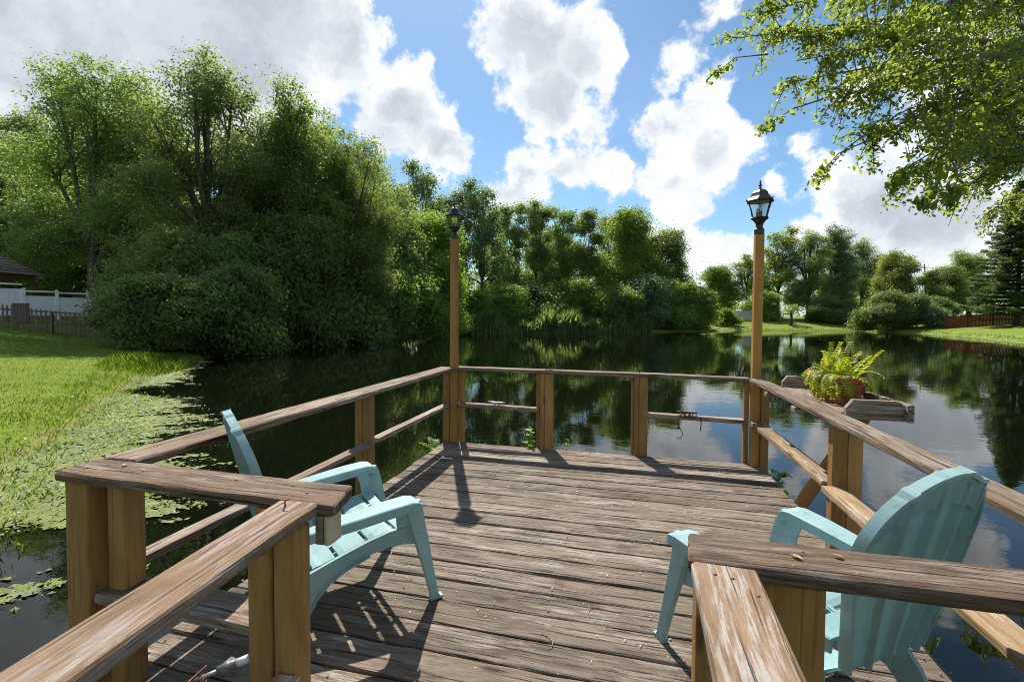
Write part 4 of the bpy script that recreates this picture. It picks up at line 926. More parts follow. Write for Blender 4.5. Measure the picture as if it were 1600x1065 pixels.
def build_railings():
    # left side
    t = railing('railing along the water on the deck\'s left side behind the left chair', (-2.3, 3.7, 0))
    beam('rail_cap', t, 'cap', (-2.267, 1.605, ZC), (-2.262, 5.645, ZC), .20, CTK, rr=.012, jit=.0025)
    beam('lower_rail', t, 'lowold', (-2.285, 3.86, .478), (-2.27, 5.62, .482), .09, .042, jit=.002); beam('lower_rail', t, 'lowold', (-2.27, 1.62, .47), (-2.27, 3.765, .47), .09, .042, jit=.002)
    post(t, -2.41, -2.33, 3.735, 3.815, -1.0, ZB-.001); post(t, -2.328, -2.248, 3.735, 3.815, -1.0, ZB-.001)
    # far side
    t = railing('far railing facing the open pond between the two lamp posts', (-.4, 5.7, 0))
    beam('rail_cap', t, 'cap', (-2.172, 5.735, ZC), (-.95, 5.73, ZC-.002), .15, CTK, rr=.01, jit=.0025); beam('rail_cap', t, 'cap', (-.946, 5.73, ZC), (.175, 5.725, ZC-.004), .15, CTK, rr=.01, jit=.0025); beam('rail_cap', t, 'cap', (.179, 5.725, ZC), (1.372, 5.70, ZC-.012), .15, CTK, rr=.01, jit=.0025)
    beam('lower_rail', t, 'lowold', (-2.13, 5.715, .487), (-1.04, 5.715, .472), .10, .05, jit=.003); beam('lower_rail', t, 'lowold', (.20, 5.71, .487), (1.33, 5.70, .472), .10, .05, jit=.003)
    for (a, b, c_, d_) in ((-1.085, -1.03, 5.71, 5.80), (-1.028, -.968, 5.657, 5.745), (-.966, -.865, 5.657, 5.745), (.085, .118, 5.72, 5.80), (.119, .172, 5.657, 5.745), (.173, .275, 5.657, 5.745)):
        post(t, a, b, c_, d_, -1.0, ZB-.004)
    mb = MB(); mb.tube([(-.96, 5.67, ZT+.001), (-.93, 5.66, ZT+.012), (-.90, 5.66, ZT+.006), (-.88, 5.67, ZT+.002)], .006, 5); link('bent_nail', mb.mesh('bent_nail'), t, Matrix(), 'galv')
    # right side
    t = railing('railing along the deck\'s right side that carries the planter shelf', (1.5, 3.6, 0))
    beam('rail_cap', t, 'cap', (1.424, 1.33, ZC), (1.418, 5.545, ZC), .152, CTK, rr=.012, jit=.003)
    beam('lower_rail', t, 'low', (1.44, 3.66, .478), (1.43, 5.54, .482), .14, .042, jit=.002); beam('lower_rail', t, 'low', (1.385, 1.3, .478), (1.40, 3.562, .478), .14, .042, jit=.002)
    post(t, 1.40, 1.49, 3.566, 3.656, -1.0, ZB-.001); post(t, 1.492, 1.582, 3.566, 3.656, -1.0, ZB-.001)
    # near left
    t = railing('short near railing at the left, topped by a broad split board over two posts', (-1.7, 1.5, 0))
    beam('rail_cap', t, 'capd', (-2.345, 1.497, ZC), (-1.005, 1.49, ZC), .19, CTK, rr=.013, jit=.003, ends=(-.06, -.25))
    post(t, -2.325, -2.20, 1.43, 1.545, -1.0, ZB-.001); post(t, -2.175, -2.085, 1.49, 1.59, .452, ZB-.001); post(t, -2.175, -2.085, 1.49, 1.59, -1.0, .408)
    beam('lower_rail', t, 'lowold', (-2.195, 1.53, .430), (-1.36, 1.53, .430), .17, .042, jit=.002)
    nails(t, [(-1.25, 1.52, ZT), (-1.33, 1.47, ZT), (-1.15, 1.47, ZT), (-2.2, 1.52, ZT), (-2.25, 1.46, ZT)])
    # left railing of the gangway, running back past the camera
    t = railing('left handrail of the gangway in the foreground with peeling paint', (-1.1, .4, 0))
    beam('rail_cap', t, 'capw', (-1.128, 1.398, ZC), (-.765, -2.4, ZC), .152, CTK, rr=.010, jit=.0018)
    post(t, -1.165, -1.078, 1.31, 1.395, -1.0, ZB-.022); post(t, -1.262, -1.168, 1.30, 1.39, -1.0, ZB-.001); post(t, -1.315, -1.225, 1.393, 1.47, -1.0, ZB-.001)
    beam('lower_rail', t, 'low', (-1.10, 1.305, .405), (-.77, -2.3, .405), .09, .042, jit=.001)
    post(t, -.90, -.81, -.6, -.51, -1.0, ZB-.002)
    mb = MB(); mb.tube([(-1.14, 1.345, ZT-.002), (-1.135, 1.335, ZT+.018), (-1.125, 1.33, ZT+.03), (-1.118, 1.34, ZT+.032)], .0035, 6); link('bent_nail', mb.mesh('bent_nail'), t, Matrix(), 'rust')
    # near right
    t = railing('short near railing with a dark weathered cap in front of the right chair', (.8, 1.41, 0))
    beam('rail_cap', t, 'capd', (.188, 1.413, ZC), (1.345, 1.42, ZC), .175, CTK, rr=.013, jit=.003, ends=(.12, 0))
    post(t, .205, .365, 1.345, 1.43, -1.0, ZB-.001); post(t, .368, .525, 1.345, 1.43, -1.0, ZB-.001)
    nails(t, [(.42, 1.40, ZT), (.45, 1.36, ZT), (.50, 1.45, ZT), (.60, 1.36, ZT)])
    # right railing of the gangway
    t = railing('right handrail of the gangway in the foreground with bleached stripes', (.25, .4, 0))
    beam('rail_cap', t, 'capw', (.267, 1.322, ZC), (.16, -2.4, ZC), .162, CTK, rr=.010, jit=.0018)
    post(t, .18, .27, -.6, -.51, -1.0, ZB-.002)
    nails(t, [(.235, 1.265, ZT), (.275, 1.255, ZT), (.318, 1.19, ZT)])
build_railings()

# ------------------------------------------------------------------ lamp posts
def lantern(parent, x, y, z, mt, s=1.0, rz=0.0):
    """hexagonal post lantern as parts of its lamp post"""
    M_ = Matrix.Translation((x, y, z)) @ Matrix.Rotation(rz, 4, 'Z') @ Matrix.Scale(s, 4)
    mb = MB(); mb.lathe([(.052, 0), (.054, .062), (.046, .072), (.036, .085), (.036, .108), (.042, .116), (.036, .124)], 16); link('collar', mb.mesh('collar', False), parent, M_, mt)
    mb = MB(); mb.lathe([(.030, .122), (.055, .140), (.070, .165), (.098, .187), (.104, .193), (.098, .199)], 6); link('cup', mb.mesh('cup'), parent, M_, mt)
    for k in range(6):
        a = k*math.pi/3; b = a+math.pi/3; p0 = Vector((.082*math.cos(a), .082*math.sin(a), .199)); p1 = Vector((.128*math.cos(a), .128*math.sin(a), .375)); mb = MB(); mb.tube([p0, p0.lerp(p1, .5)+Vector((math.cos(a), math.sin(a), 0))*-.004, p1], .0065, 5); link('bar', mb.mesh('bar'), parent, M_, mt)
        q0 = Vector((.082*math.cos(b), .082*math.sin(b), .199)); q1 = Vector((.128*math.cos(b), .128*math.sin(b), .375)); k_ = .94; mb = MB(); mb.add([Vector((p.x*k_, p.y*k_, p.z)) for p in (p0, q0, q1, p1)], [(0, 1, 2, 3)]); link('pane', mb.mesh('pane'), parent, M_, 'glass')
    mb = MB(); mb.lathe([(.118, .372), (.152, .378), (.156, .386), (.118, .425), (.110, .440), (.104, .442), (.092, .475), (.066, .502), (.034, .516), (.014, .522)], 6); link('roof', mb.mesh('roof'), parent, M_, mt)
    mb = MB()
    for k in range(6): a = k*math.pi/3; mb.lathe([(.008, 0), (.011, .012), (.004, .024)], 6, Matrix.Translation((.150*math.cos(a), .150*math.sin(a), .382)))
    link('eave_knobs', mb.mesh('eave_knobs'), parent, M_, mt)['kind'] = 'stuff'
    mb = MB(); mb.lathe([(.013, .520), (.017, .532), (.007, .545), (.020, .562), (.022, .567), (.006, .575), (.011, .590), (.010, .604), (.003, .632)], 10); link('finial', mb.mesh('finial', True), parent, M_, mt)
    for k in range(3):
        a = k*2.094+.4; mb = MB(); mb.lathe([(.011, .199), (.011, .262)], 10, Matrix.Translation((.026*math.cos(a), .026*math.sin(a), 0))); link('candle', mb.mesh('candle'), parent, M_, 'candle'); mb = MB(); mb.lathe([(.006, .263), (.012, .278), (.010, .295), (.002, .312)], 10, Matrix.Translation((.026*math.cos(a), .026*math.sin(a), 0))); link('bulb', mb.mesh('bulb', True), parent, M_, 'bulb')

def build_lamps():
    t = thing('lamp_post', 'tall orange-brown lamp post with a black lantern at the far left deck corner', 'lamp post', (-2.185, 5.69, 0))
    post(t, -2.232, -2.138, 5.648, 5.738, -1.0, 2.655, 'lamppost'); post(t, -2.335, -2.236, 5.655, 5.735, -1.0, ZB-.002); post(t, -2.134, -2.075, 5.742, 5.825, -1.0, ZB-.002)
    lantern(t, -2.185, 5.693, 2.655, 'black', .80, .35)
    t = thing('lamp_post', 'tall orange-brown lamp post with a faded bronze lantern at the far right deck corner', 'lamp post', (1.42, 5.6, 0))
    post(t, 1.376, 1.466, 5.552, 5.645, -1.0, 2.565, 'lamppost'); post(t, 1.322, 1.374, 5.652, 5.735, -1.0, ZB-.015); post(t, 1.47, 1.54, 5.50, 5.585, -1.0, ZB-.002)
    lantern(t, 1.421, 5.598, 2.565, 'bronze', .96, .2)
build_lamps()

# ------------------------------------------------------------------ plastic chairs
def build_chair(name, label, loc, rz):
    t = thing(name, label, 'chair', loc, rz, 'aqua plastic garden chairs on the deck')
    def L(nm, me, par=t): return link(nm, me, par, Matrix(), 'plastic', True)
    # seat curve: (y, z) from front lip to rear
    seat = [(.345, .395), (.335, .432), (.30, .452), (.20, .446), (.08, .420), (-.04, .385), (-.15, .352), (-.235, .338), (-.285, .338)]
    def sc(q):
        q = min(max(q, 0), .9999)*(len(seat)-1); i = int(q); k = q-i; return (seat[i][0]*(1-k)+seat[i+1][0]*k, seat[i][1]*(1-k)+seat[i+1][1]*k)
    def hw(y): return .275 + .045*(y+.33)/.68          # half width of the seat
    ns = 6; gap = .022
    for k in range(ns):
        q0, q1 = k/ns, (k+1)/ns; mb = MB(); rows = []
        for j in range(5):
            y, z = sc(q0+(q1-q0)*j/4); y -= 0 if j else .0
            if j == 0 and k: y -= gap*.5; z -= .003
            if j == 4 and k < ns-1: y += gap*.5; z -= .003
            rows.append((y, z))
        v = []; xs = [-1, -.9, -.45, 0, .45, .9, 1]
        for (y, z) in rows:
            for x in xs: v.append((x*(hw(y)-.012), y, z - .012*(1-x*x) + (.0 if abs(x) < .95 else -.004)))
        nxx = len(xs); nv = len(v); v += [(x, y, z-.014) for x, y, z in v]; fc = []
        for j in range(4):
            for i in range(nxx-1):
                a = j*nxx+i; fc.append((a, a+nxx, a+nxx+1, a+1)); fc.append((nv+a, nv+a+1, nv+a+nxx+1, nv+a+nxx))
        for i in range(nxx-1): fc.append((i, i+1, nv+i+1, nv+i)); a = 4*nxx+i; fc.append((a, nv+a, nv+a+1, a+1))
        for j in range(4): a = j*nxx; fc.append((a, nv+a, nv+a+nxx, a+nxx)); a += nxx-1; fc.append((a, a+nxx, nv+a+nxx, nv+a))
        mb.add(v, fc); L('seat_slat', mb.mesh('seat_slat'))
    # ribs below the seat that bridge the slots
    for x in (-.13, .13):
        mb = MB(); v = []
        for j in range(13):
            y, z = sc(j/12); v += [(x-.010, y, z-.012), (x+.010, y, z-.012), (x+.010, y, z-.036), (x-.010, y, z-.036)]
        fc = [(0, 1, 2, 3), (48, 51, 50, 49)]
        for j in range(12):
            for i in range(4): a = j*4+i; b = j*4+(i+1) % 4; fc.append((a, a+4, b+4, b))
        mb.add(v, fc); L('seat_rib', mb.mesh('seat_rib'))
    # side rails sweeping down into the rear legs
    for s in (-1, 1):
        top = [(.355, .415), (.30, .447), (.20, .441), (.08, .415), (-.04, .380), (-.15, .345), (-.24, .318), (-.315, .225), (-.375, .10), (-.41, .0)]
        bot = [(.350, .335), (.29, .350), (.20, .355), (.08, .340), (-.04, .300), (-.12, .255), (-.18, .195), (-.24, .115), (-.295, .045), (-.335, .0)]
        v = []
        for (a, b) in zip(top, bot):
            flare = .0 if a[0] > -.22 else (-.22-a[0])*.30
            x0 = s*(hw(max(a[0], -.33))-.012+flare); x1 = x0+s*.022
            v += [(x0, *a), (x1, *a), (x1, *b), (x0, *b)]
        fc = [(0, 1, 2, 3), (36, 39, 38, 37)]
        for j in range(9):
            for i in range(4): a = j*4+i; b = j*4+(i+1) % 4; fc.append((a, a+4, b+4, b))
        L('side_rail', mesh('side_rail', v, fc))
        # flange along the lower edge of the rail (stiffener)
        v = []
        for (a, b) in zip(top[3:], bot[3:]):
            flare = .0 if a[0] > -.22 else (-.22-a[0])*.30; x0 = s*(hw(max(a[0], -.33))+.0105+flare); v += [(x0, *b), (x0+s*.028, b[0], b[1]), (x0+s*.028, b[0]+.004, b[1]+.008), (x0, b[0]+.004, b[1]+.008)]
        fc = [(0, 1, 2, 3)]
        for j in range(6):
            for i in range(4): a = j*4+i; b = j*4+(i+1) % 4; fc.append((a, a+4, b+4, b))
        L('flange', mesh('flange', v, fc))
        # front leg: tapering channel that leans forward and out
        def sec(z, wy, x, yc):
            return [(x-s*.0, yc-wy/2, z), (x+s*.03, yc-wy/2+.004, z), (x+s*.03, yc+wy/2-.004, z), (x-s*.0, yc+wy/2, z)]
        v = []; prof = [(.0, .062, .352, .455), (.012, .066, .351, .453), (.03, .050, .350, .449), (.20, .064, .342, .412), (.38, .086, .332, .372), (.46, .094, .330, .352), (.55, .100, .338, .330), (.605, .108, .350, .308)]
        for (z, wy, x, yc) in prof: v += sec(z, wy, s*x, yc)
        fc = [(0, 1, 2, 3)]; m_ = len(prof)
        for j in range(m_-1):
            for i in range(4): a = j*4+i; b = j*4+(i+1) % 4; fc.append((a, a+4, b+4, b))
        fc.append(tuple((m_-1)*4+i for i in range(4))[::-1]); lg = L('leg', mesh('front_leg', v, fc))
        mb = MB(); mb.box((s*.352-.030 if s < 0 else s*.352-.004, .455-.036, 0), (s*.352+.004 if s < 0 else s*.352+.034, .455+.042, .014)); L('foot_pad', mb.mesh('foot_pad'), lg)
        # gusset that ties leg, arm and seat
        v = [(s*.325, .34, .36), (s*.325, .29, .60), (s*.325, .20, .605), (s*.325, .235, .52), (s*.312, .25, .40)]; v += [(x-s*.012, y, z) for x, y, z in v]; L('gusset', mesh('gusset', v, [(0, 1, 2, 3, 4), (9, 8, 7, 6, 5), (0, 5, 6, 1), (1, 6, 7, 2), (2, 7, 8, 3), (3, 8, 9, 4), (4, 9, 5, 0)]))
        # arm: flat top with down-turned edges
        arm = [(.345, .602, .315, .435), (.325, .618, .312, .442), (.28, .626, .308, .444), (.15, .618, .306, .440), (.0, .602, .308, .430), (-.15, .586, .312, .412), (-.28, .570, .312, .385), (-.385, .556, .305, .352)]
        v = []; n_ = 8
        for (y, z, xi, xo) in arm:
            v += [(s*xi, y, z-.052), (s*xi, y, z-.004), (s*(xi+.006), y, z), (s*(xo-.006), y, z), (s*xo, y, z-.004), (s*xo, y, z-.052), (s*(xo-.010), y, z-.052), (s*(xo-.012), y, z-.012), (s*(xi+.012), y, z-.012), (s*(xi+.010), y, z-.052)]
        fc = [tuple(range(10)), tuple((n_-1)*10+i for i in range(10))[::-1]]
        for j in range(n_-1):
            for i in range(10): a = j*10+i; b = j*10+(i+1) % 10; fc.append((a, a+10, b+10, b))
        L('arm', mesh('arm', v, fc))
    # back: five fanned slats in an arched outline
    y0, z0 = -.335, .30; SL = .895; rec = math.atan2(.535-.335, 1.15-.30)+.05
    def bk(t_, s_, off=0.0):
        """point on the back: t_ -1..1 across, s_ metres up along it"""
        wb = .205 + .125*min(1, s_/.50); x = t_*wb; cur = .032*(x/.33)**2
        y = y0 - s_*.20 - .02*s_*s_ + cur - off*.977; z = z0 + s_*.944 - off*.21; return Vector((x, y, z))
    def send(t_): return .60 + (SL-.60)*math.sqrt(max(0, 1-min(1, abs(t_))**2.0))
    nb = 5; e = .03; NJ = 16
    for k in range(nb):
        ta, tb = -1+2*k/nb+e, -1+2*(k+1)/nb-e
        if k == 0: ta = -1.0
        if k == nb-1: tb = 1.0
        cols = [ta, ta*.67+tb*.33, ta*.33+tb*.67, tb]; v = []
        for off in (0.0, .012):
            for j in range(NJ+1):
                for c_ in cols:
                    s_ = .09+(send(c_)-.008-.09)*j/NJ; q = bk(c_, s_, off); v.append(q)
        nv = (NJ+1)*4; fc = []
        for j in range(NJ):
            for i in range(3): a = j*4+i; fc.append((a, a+1, a+5, a+4)); fc.append((nv+a, nv+a+4, nv+a+5, nv+a+1))
            a = j*4; fc.append((a, a+4, nv+a+4, nv+a)); a += 3; fc.append((a, nv+a, nv+a+4, a+4))
        for i in range(3): fc.append((i, nv+i, nv+i+1, i+1)); a = NJ*4+i; fc.append((a, a+1, nv+a+1, nv+a))
        L('back_slat', mesh('back_slat', v, fc))
    for k in range(1, nb):                 # ribs behind the joints
        tc = -1+2*k/nb; v = []
        for j in range(NJ+1):
            s_ = .095+(send(tc)-.125)*j/NJ
            for (dt, off) in ((-.013, .001), (.013, .001), (.010, .042), (-.010, .042)): v.append(bk(tc+dt, s_, off))
        fc = [(0, 1, 2, 3), (NJ*4+3, NJ*4+2, NJ*4+1, NJ*4)]
        for j in range(NJ):
            for i in range(4): a = j*4+i; b = j*4+(i+1) % 4; fc.append((a, a+4, b+4, b))
        L('back_rib', mesh('back_rib', v, fc))
    # raised rim along the arch and sides, and the wide band behind the top
    out = [(-1.0, s_) for s_ in (.09, .15, .25, .35, .45, .52, .57)] + [(-math.cos(a)*1.0, None) for a in np.linspace(0, math.pi, 61)] + [(1.0, s_) for s_ in (.57, .52, .45, .35, .25, .15, .09)]
    v = []
    for (t_, s_) in out:
        s0 = send(t_) if s_ is None else s_; stp = abs(((t_+1)*nb/2)-round((t_+1)*nb/2)) < .085 and abs(t_) < .93; s0 += .009 if stp else 0; c_ = bk(t_, s0, 0); c2 = bk(t_*.93, s0-(.022 if s_ is None else 0), 0)
        inn = (c2-c_).normalized()*.016; n0 = bk(t_, s0, .040 if stp else .032)-c_; nf = bk(t_, s0, -.006)-c_
        v += [c_+nf, c_+inn+nf, c_+inn+n0, c_+n0]
    fc = [(3, 2, 1, 0), tuple((len(out)-1)*4+i for i in range(4))]
    for j in range(len(out)-1):
        for i in range(4): a = j*4+i; b = j*4+(i+1) % 4; fc.append((a, b, b+4, a+4))
    L('rim', mesh('rim', v, fc))
    v = []
    tt = np.linspace(-.985, .985, 41)
    for i, t_ in enumerate(tt):
        seam = abs(((t_+1)*nb/2) - round((t_+1)*nb/2)) < .09 and abs(t_) < .9; of = .034 if seam else .020
        s1 = send(t_)-.012; s0 = s1-.115*(.55+.45*math.sqrt(1-t_*t_)); v += [bk(t_, s1, of), bk(t_, s0, of), bk(t_, s0, .011), bk(t_, s1, .011)]
    fc = [(0, 1, 2, 3), (163, 162, 161, 160)]
    for j in range(40):
        for i in range(4): a = j*4+i; b = j*4+(i+1) % 4; fc.append((a, a+4, b+4, b))
    L('back_band', mesh('back_band', v, fc))
    # curved web between back and seat
    v = []
    for off in (0, .012):
        for t_ in np.linspace(-1, 1, 9):
            q = bk(t_, .095, off); v += [q, Vector((t_*.245, -.278, .336-off)), ]
    fc = []
    for i in range(8): a = i*2; fc.append((a, a+1, a+3, a+2)); fc.append((18+a, 18+a+2, 18+a+3, 18+a+1))
    L('back_web', mesh('back_web', v, fc))
    # zigzag stiffeners under the seat
    for x in (-.22, -.11, 0, .11, .22):
        v = []
        for (y, z, dpt) in ((-.28, .322, .04), (-.20, .330, .05), (-.10, .355, .045), (.03, .392, .03)):
            v += [(x-.004, y, z), (x+.004, y, z), (x+.004, y, z-dpt), (x-.004, y, z-dpt)]
        fc = [(0, 1, 2, 3), (15, 14, 13, 12)]
        for j in range(3):
            for i in range(4): a = j*4+i; b = j*4+(i+1) % 4; fc.append((a, a+4, b+4, b))
        L('stiffener', mesh('stiffener', v, fc))
    return t
build_chair('plastic_chair', 'aqua plastic garden chair at the left, seen from its side facing the pond', (-1.633, 2.347, .004), R(-40.2))
build_chair('plastic_chair', 'aqua plastic garden chair at the right, seen from behind its arched back', (.761, 2.265, .004), R(35.1))

# ------------------------------------------------------------------ planter shelf, pot and fern
def build_planter():
    t = thing('planter_shelf', 'wooden planter shelf cantilevered from the right railing with a raised rim', 'shelf', (1.66, 4.3, .94))
    beam('shelf_board', t, 'cap', (1.585, 3.72, ZC), (1.585, 4.97, ZC), .16, .042, jit=.002); beam('shelf_board', t, 'cap', (1.755, 3.70, ZC), (1.755, 4.98, ZC), .16, .042, jit=.002)
    for y, nm in ((3.66, 'end_board'), (4.99, 'end_board')):
        v = [(1.50, -.019, 0), (1.845, -.019, 0), (1.845, -.019, .105), (1.80, -.019, .135), (1.545, -.019, .135), (1.50, -.019, .075)]; v += [(x, y_+.038, z) for x, y_, z in v]
        fc = [(0, 1, 2, 3, 4, 5), (11, 10, 9, 8, 7, 6)] + [(i, i+6, (i+1) % 6+6, (i+1) % 6) for i in range(6)]
        link(nm, mesh(nm, v, fc), t, Matrix.Translation((0, y, .955)), 'lowold')
    beam('front_lip', t, 'cap', (1.866, 3.60, 1.015), (1.866, 5.03, 1.015), .038, .12, jit=.002)
    for y in (4.9, 4.15): beam('cross_bearer', t, 'lowold', (1.33, y, .915), (1.84, y, .915), .09, .04)
    beam('brace', t, 'post', (1.50, 4.44, .02), (1.81, 4.10, .895), .10, .045, up=(.6, .75, 0))
    # trough
    px_, py_ = 1.675, 4.28; tp = thing('flower_pot', 'terracotta trough with moulded swags standing on the planter shelf', 'flower pot', (px_, py_, ZT+.002), R(4))
    def ring(w, l, z, rr=.03):
        out = []
        for (cx, cy, a0) in ((w/2-rr, l/2-rr, 0), (-w/2+rr, l/2-rr, 90), (-w/2+rr, -l/2+rr, 180), (w/2-rr, -l/2+rr, 270)):
            for k in range(4): a = R(a0+30*k); out.append((cx+rr*math.cos(a), cy+rr*math.sin(a), z))
        return out
    prof = [(.15, .44, 0), (.155, .445, .012), (.185, .53, .165), (.188, .535, .168), (.212, .57, .172), (.216, .575, .205), (.205, .565, .212), (.180, .54, .212), (.172, .53, .17)]
    v = []; 
    for (w, l, z) in prof: v += ring(w, l, z)
    fc = [tuple(range(16))[::-1], tuple(8*16+i for i in range(16))]
    for j in range(8):
        for i in range(16): a = j*16+i; b = j*16+(i+1) % 16; fc.append((a, b, b+16, a+16))
    link('trough', mesh('trough', v, fc), tp, Matrix(), 'terracotta', True)
    mb = MB()
    for s in (-1, 1):
        for k in range(4):
            yc = -.19+k*.127
            pts = [(s*(.079+.016*zz/.165+.003), yc-.055+.11*q, zz) for q, zz in ((0, .135), (.2, .10), (.5, .075), (.8, .10), (1, .135))]; mb.tube(pts, .012, 6)
            mb.lathe([(.002, -.016), (.018, -.008), (.02, 0), (.012, .012), (.003, .018)], 8, Matrix.Translation((s*.096, yc-.06, .125)))
    link('swag_relief', mb.mesh('swag_relief', True), tp, Matrix(), 'terracotta', True)['kind'] = 'stuff'
    mb = MB(); mb.box((-.085, -.26, .172), (.085, .26, .19)); link('soil', mb.mesh('soil'), tp, Matrix(), 'soil', True)
    # fern
    tf = thing('fern', 'yellow-green potted fern spilling over the terracotta trough', 'fern', (px_, py_, ZT+.2), R(4)); rg = random.Random(21)
    for k in range(105):
        mb = MB(); a = rg.uniform(0, 6.283); up = k < 34; L = rg.uniform(.12, .33) if up else rg.uniform(.18, .33); b0 = Vector((rg.uniform(-.05, .05), rg.uniform(-.20, .20), 0))
        el = R(rg.uniform(48, 86)) if up else R(rg.uniform(5, 45)); drop = rg.uniform(.05, .35) if up else rg.uniform(.6, 1.25)
        if not up and rg.random() < .65: a = math.pi+.55+rg.gauss(0, .75)      # most hanging fronds fall towards the deck
        pts = []; p = b0.copy(); n = 13
        for j in range(n): pts.append(p.copy()); e_ = el-drop*2.2*(j/n)**1.2*1.25; p = p+Vector((math.cos(a)*math.cos(e_), math.sin(a)*math.cos(e_), math.sin(e_)))*L/n
        mb.tube(pts, [.0022]*n, 3, False)
        for j in range(1, n):
            q = j/n; w = .034*math.sin(min(1, q*1.25+.12)*2.6)+.005; d = (pts[min(j+1, n-1)]-pts[j-1]).normalized(); s = d.cross(Vector((0, 0, 1)))
            if s.length < .05: s = Vector((1, 0, 0))
            s.normalize(); nn = s.cross(d)
            for sg in (-1, 1):
                tip = pts[j]+s*sg*w+d*w*.35-nn*w*.25+Vector((0, 0, rg.uniform(-.006, .006))); wd = d*L/n*.42; mb.add([pts[j]-wd*.6, pts[j].lerp(tip, .55)-wd*.8, tip, pts[j].lerp(tip, .55)+wd, pts[j]+wd*.6], [(0, 1, 2, 3, 4)])
        link('frond', mb.mesh('frond'), tf, Matrix(), 'fern', True)
build_planter()

# ------------------------------------------------------------------ small things
def build_small():
    # outlet box under the near left cap
    t = thing('outlet_box', 'small beige outlet box fixed under the end of the near left rail cap', 'outlet box', (-1.0, 1.45, ZB))
    mb = MB(); mb.box((-1.066, 1.405, ZB-.108), (-1.035, 1.475, ZB-.004)); link('back_box', mb.mesh('back_box'), t, Matrix(), 'greybox')
    bm = plank_mesh(.105, .078, .026, .010); link('cover', bm, t, Matrix(((0, 0, 1, -1.02), (0, 1, 0, 1.44), (-1, 0, 0, ZB-.003), (0, 0, 0, 1))), 'beige')
    # rod end with a cord on the left gangway post
    t = thing('rod_holder', 'grey rod fitting with a ring and white sleeve sticking out beside the left gangway post', 'rod fitting', (-1.27, 1.3, .42))
    A = Vector((-1.262, 1.32, .445)); D = Vector((-.86, -.40, -.30)).normalized()
    mb = MB(); mb.tube([A, A+D*.05], .014, 12); link('sleeve', mb.mesh('sleeve', True), t, Matrix(), 'white')
    mb = MB(); mb.tube([A+D*.05, A+D*.115], .0155, 14); mb.tube([A+D*.085+Vector((0, -.024, .0)), A+D*.085+Vector((0, .024, 0))], .020, 14); link('ring', mb.mesh('ring', True), t, Matrix(), 'greyplastic')
    mb = MB(); mb.tube([A+D*.115, A+D*.19], .007, 8); link('rod', mb.mesh('rod', True), t, Matrix(), 'galv')
    mb = MB(); E_ = A+D*.17; rg = random.Random(6)
    for k in range(9): mb.tube([E_+Vector((rg.uniform(-.012, .012), 0, .006)), E_+Vector((rg.uniform(-.02, .02), rg.uniform(-.02, .02), -.05)), E_+Vector((rg.uniform(-.03, .03), rg.uniform(-.03, .03), -.11))], .005, 5)
    mb.tube([E_+Vector((0, 0, .01)), E_+Vector((-.05, -.01, -.02)), E_+Vector((.02, .0, .045))], .003, 5); link('cord', mb.mesh('cord', True), t, Matrix(), 'rust')
    # mooring cleats
    for k, (x, lb) in enumerate(((-1.60, 'bare galvanised cleat on the lower far rail by the left lamp post'), (.72, 'dark cleat wound with cord on the lower far rail by the right lamp post'))):
        t = thing('mooring_cleat', lb, 'cleat', (x, 5.71, .505)); mt = 'galv' if k == 0 else 'iron'
        for dx in (-.03, .03): mb = MB(); mb.lathe([(.014, -.004), (.010, .012), (.010, .030)], 10, Matrix.Translation((x+dx, 5.70, .502))); link('foot', mb.mesh('foot', True), t, Matrix(), mt)
        mb = MB(); mb.tube([(x-.115, 5.70, .546), (x-.06, 5.70, .538), (x+.06, 5.70, .536), (x+.115, 5.70, .540)], [.007, .012, .012, .007], 8); link('horn', mb.mesh('horn', True), t, Matrix(), mt)
    t = thing('hook_cord', 'black cord with an iron hook hanging from the wound cleat', 'hook', (.7, 5.64, .5)); mb = MB()
    for k in range(4): mb.tube([(.66+.04*k, 5.665, .528), (.64+.04*k, 5.645, .505), (.67+.04*k, 5.642, .488), (.70+.04*k, 5.665, .52)], .007, 5)
    mb.tube([(.64, 5.655, .52), (.625, 5.64, .46), (.625, 5.64, .37)], .006, 5); mb.tube([(.86, 5.655, .51), (.868, 5.64, .44), (.862, 5.64, .345)], .006, 5); link('cord', mb.mesh('cord', True), t, Matrix(), 'iron')
    mb = MB(); mb.tube([(.615+.045*math.sin(a)*.9+.01, 5.64, .30+.065*math.cos(a)*.9) if a < 9 else 0 for a in np.linspace(-.2, 3.9, 14)], [.005]*12+[.004, .002], 6); mb.lathe([(.010, -.012), (.016, 0), (.010, .012)], 8, Matrix.Translation((.622, 5.64, .365))); link('hook', mb.mesh('hook', True), t, Matrix(), 'iron')
    # fallen leaves on the near caps
    ng = np.random.default_rng(31); spots = [(-2.255, 1.475), (-1.98, 1.50), (-2.12, 1.53), (-1.52, 1.52), (.47, 1.405), (.585, 1.44)]
    lbs = ['tiny dark red fallen leaf at the outer end of the near left rail cap', 'pale curled fallen leaf in the middle of the near left rail cap', 'small orange fallen leaf near the corner of the near left rail cap', 'pale splayed fallen leaf near the walkway end of the left rail cap', 'tan fallen leaf near the end of the dark right rail cap', 'orange-tan fallen leaf further along the dark right rail cap']
    for (x, y), lb in zip(spots, lbs):
        V, F = leaf_quads(np.array([[0, 0, .004]]), np.array([[.1, .1, .99]]), .028, ng, .55, 0, True); o = link('fallen_leaf', np_mesh('fallen_leaf', V, F), None, Matrix.Translation((x, y, ZT+.002)), 'deadleaf'); tag(o, lb, 'leaf', 'fallen leaves on the rail caps')
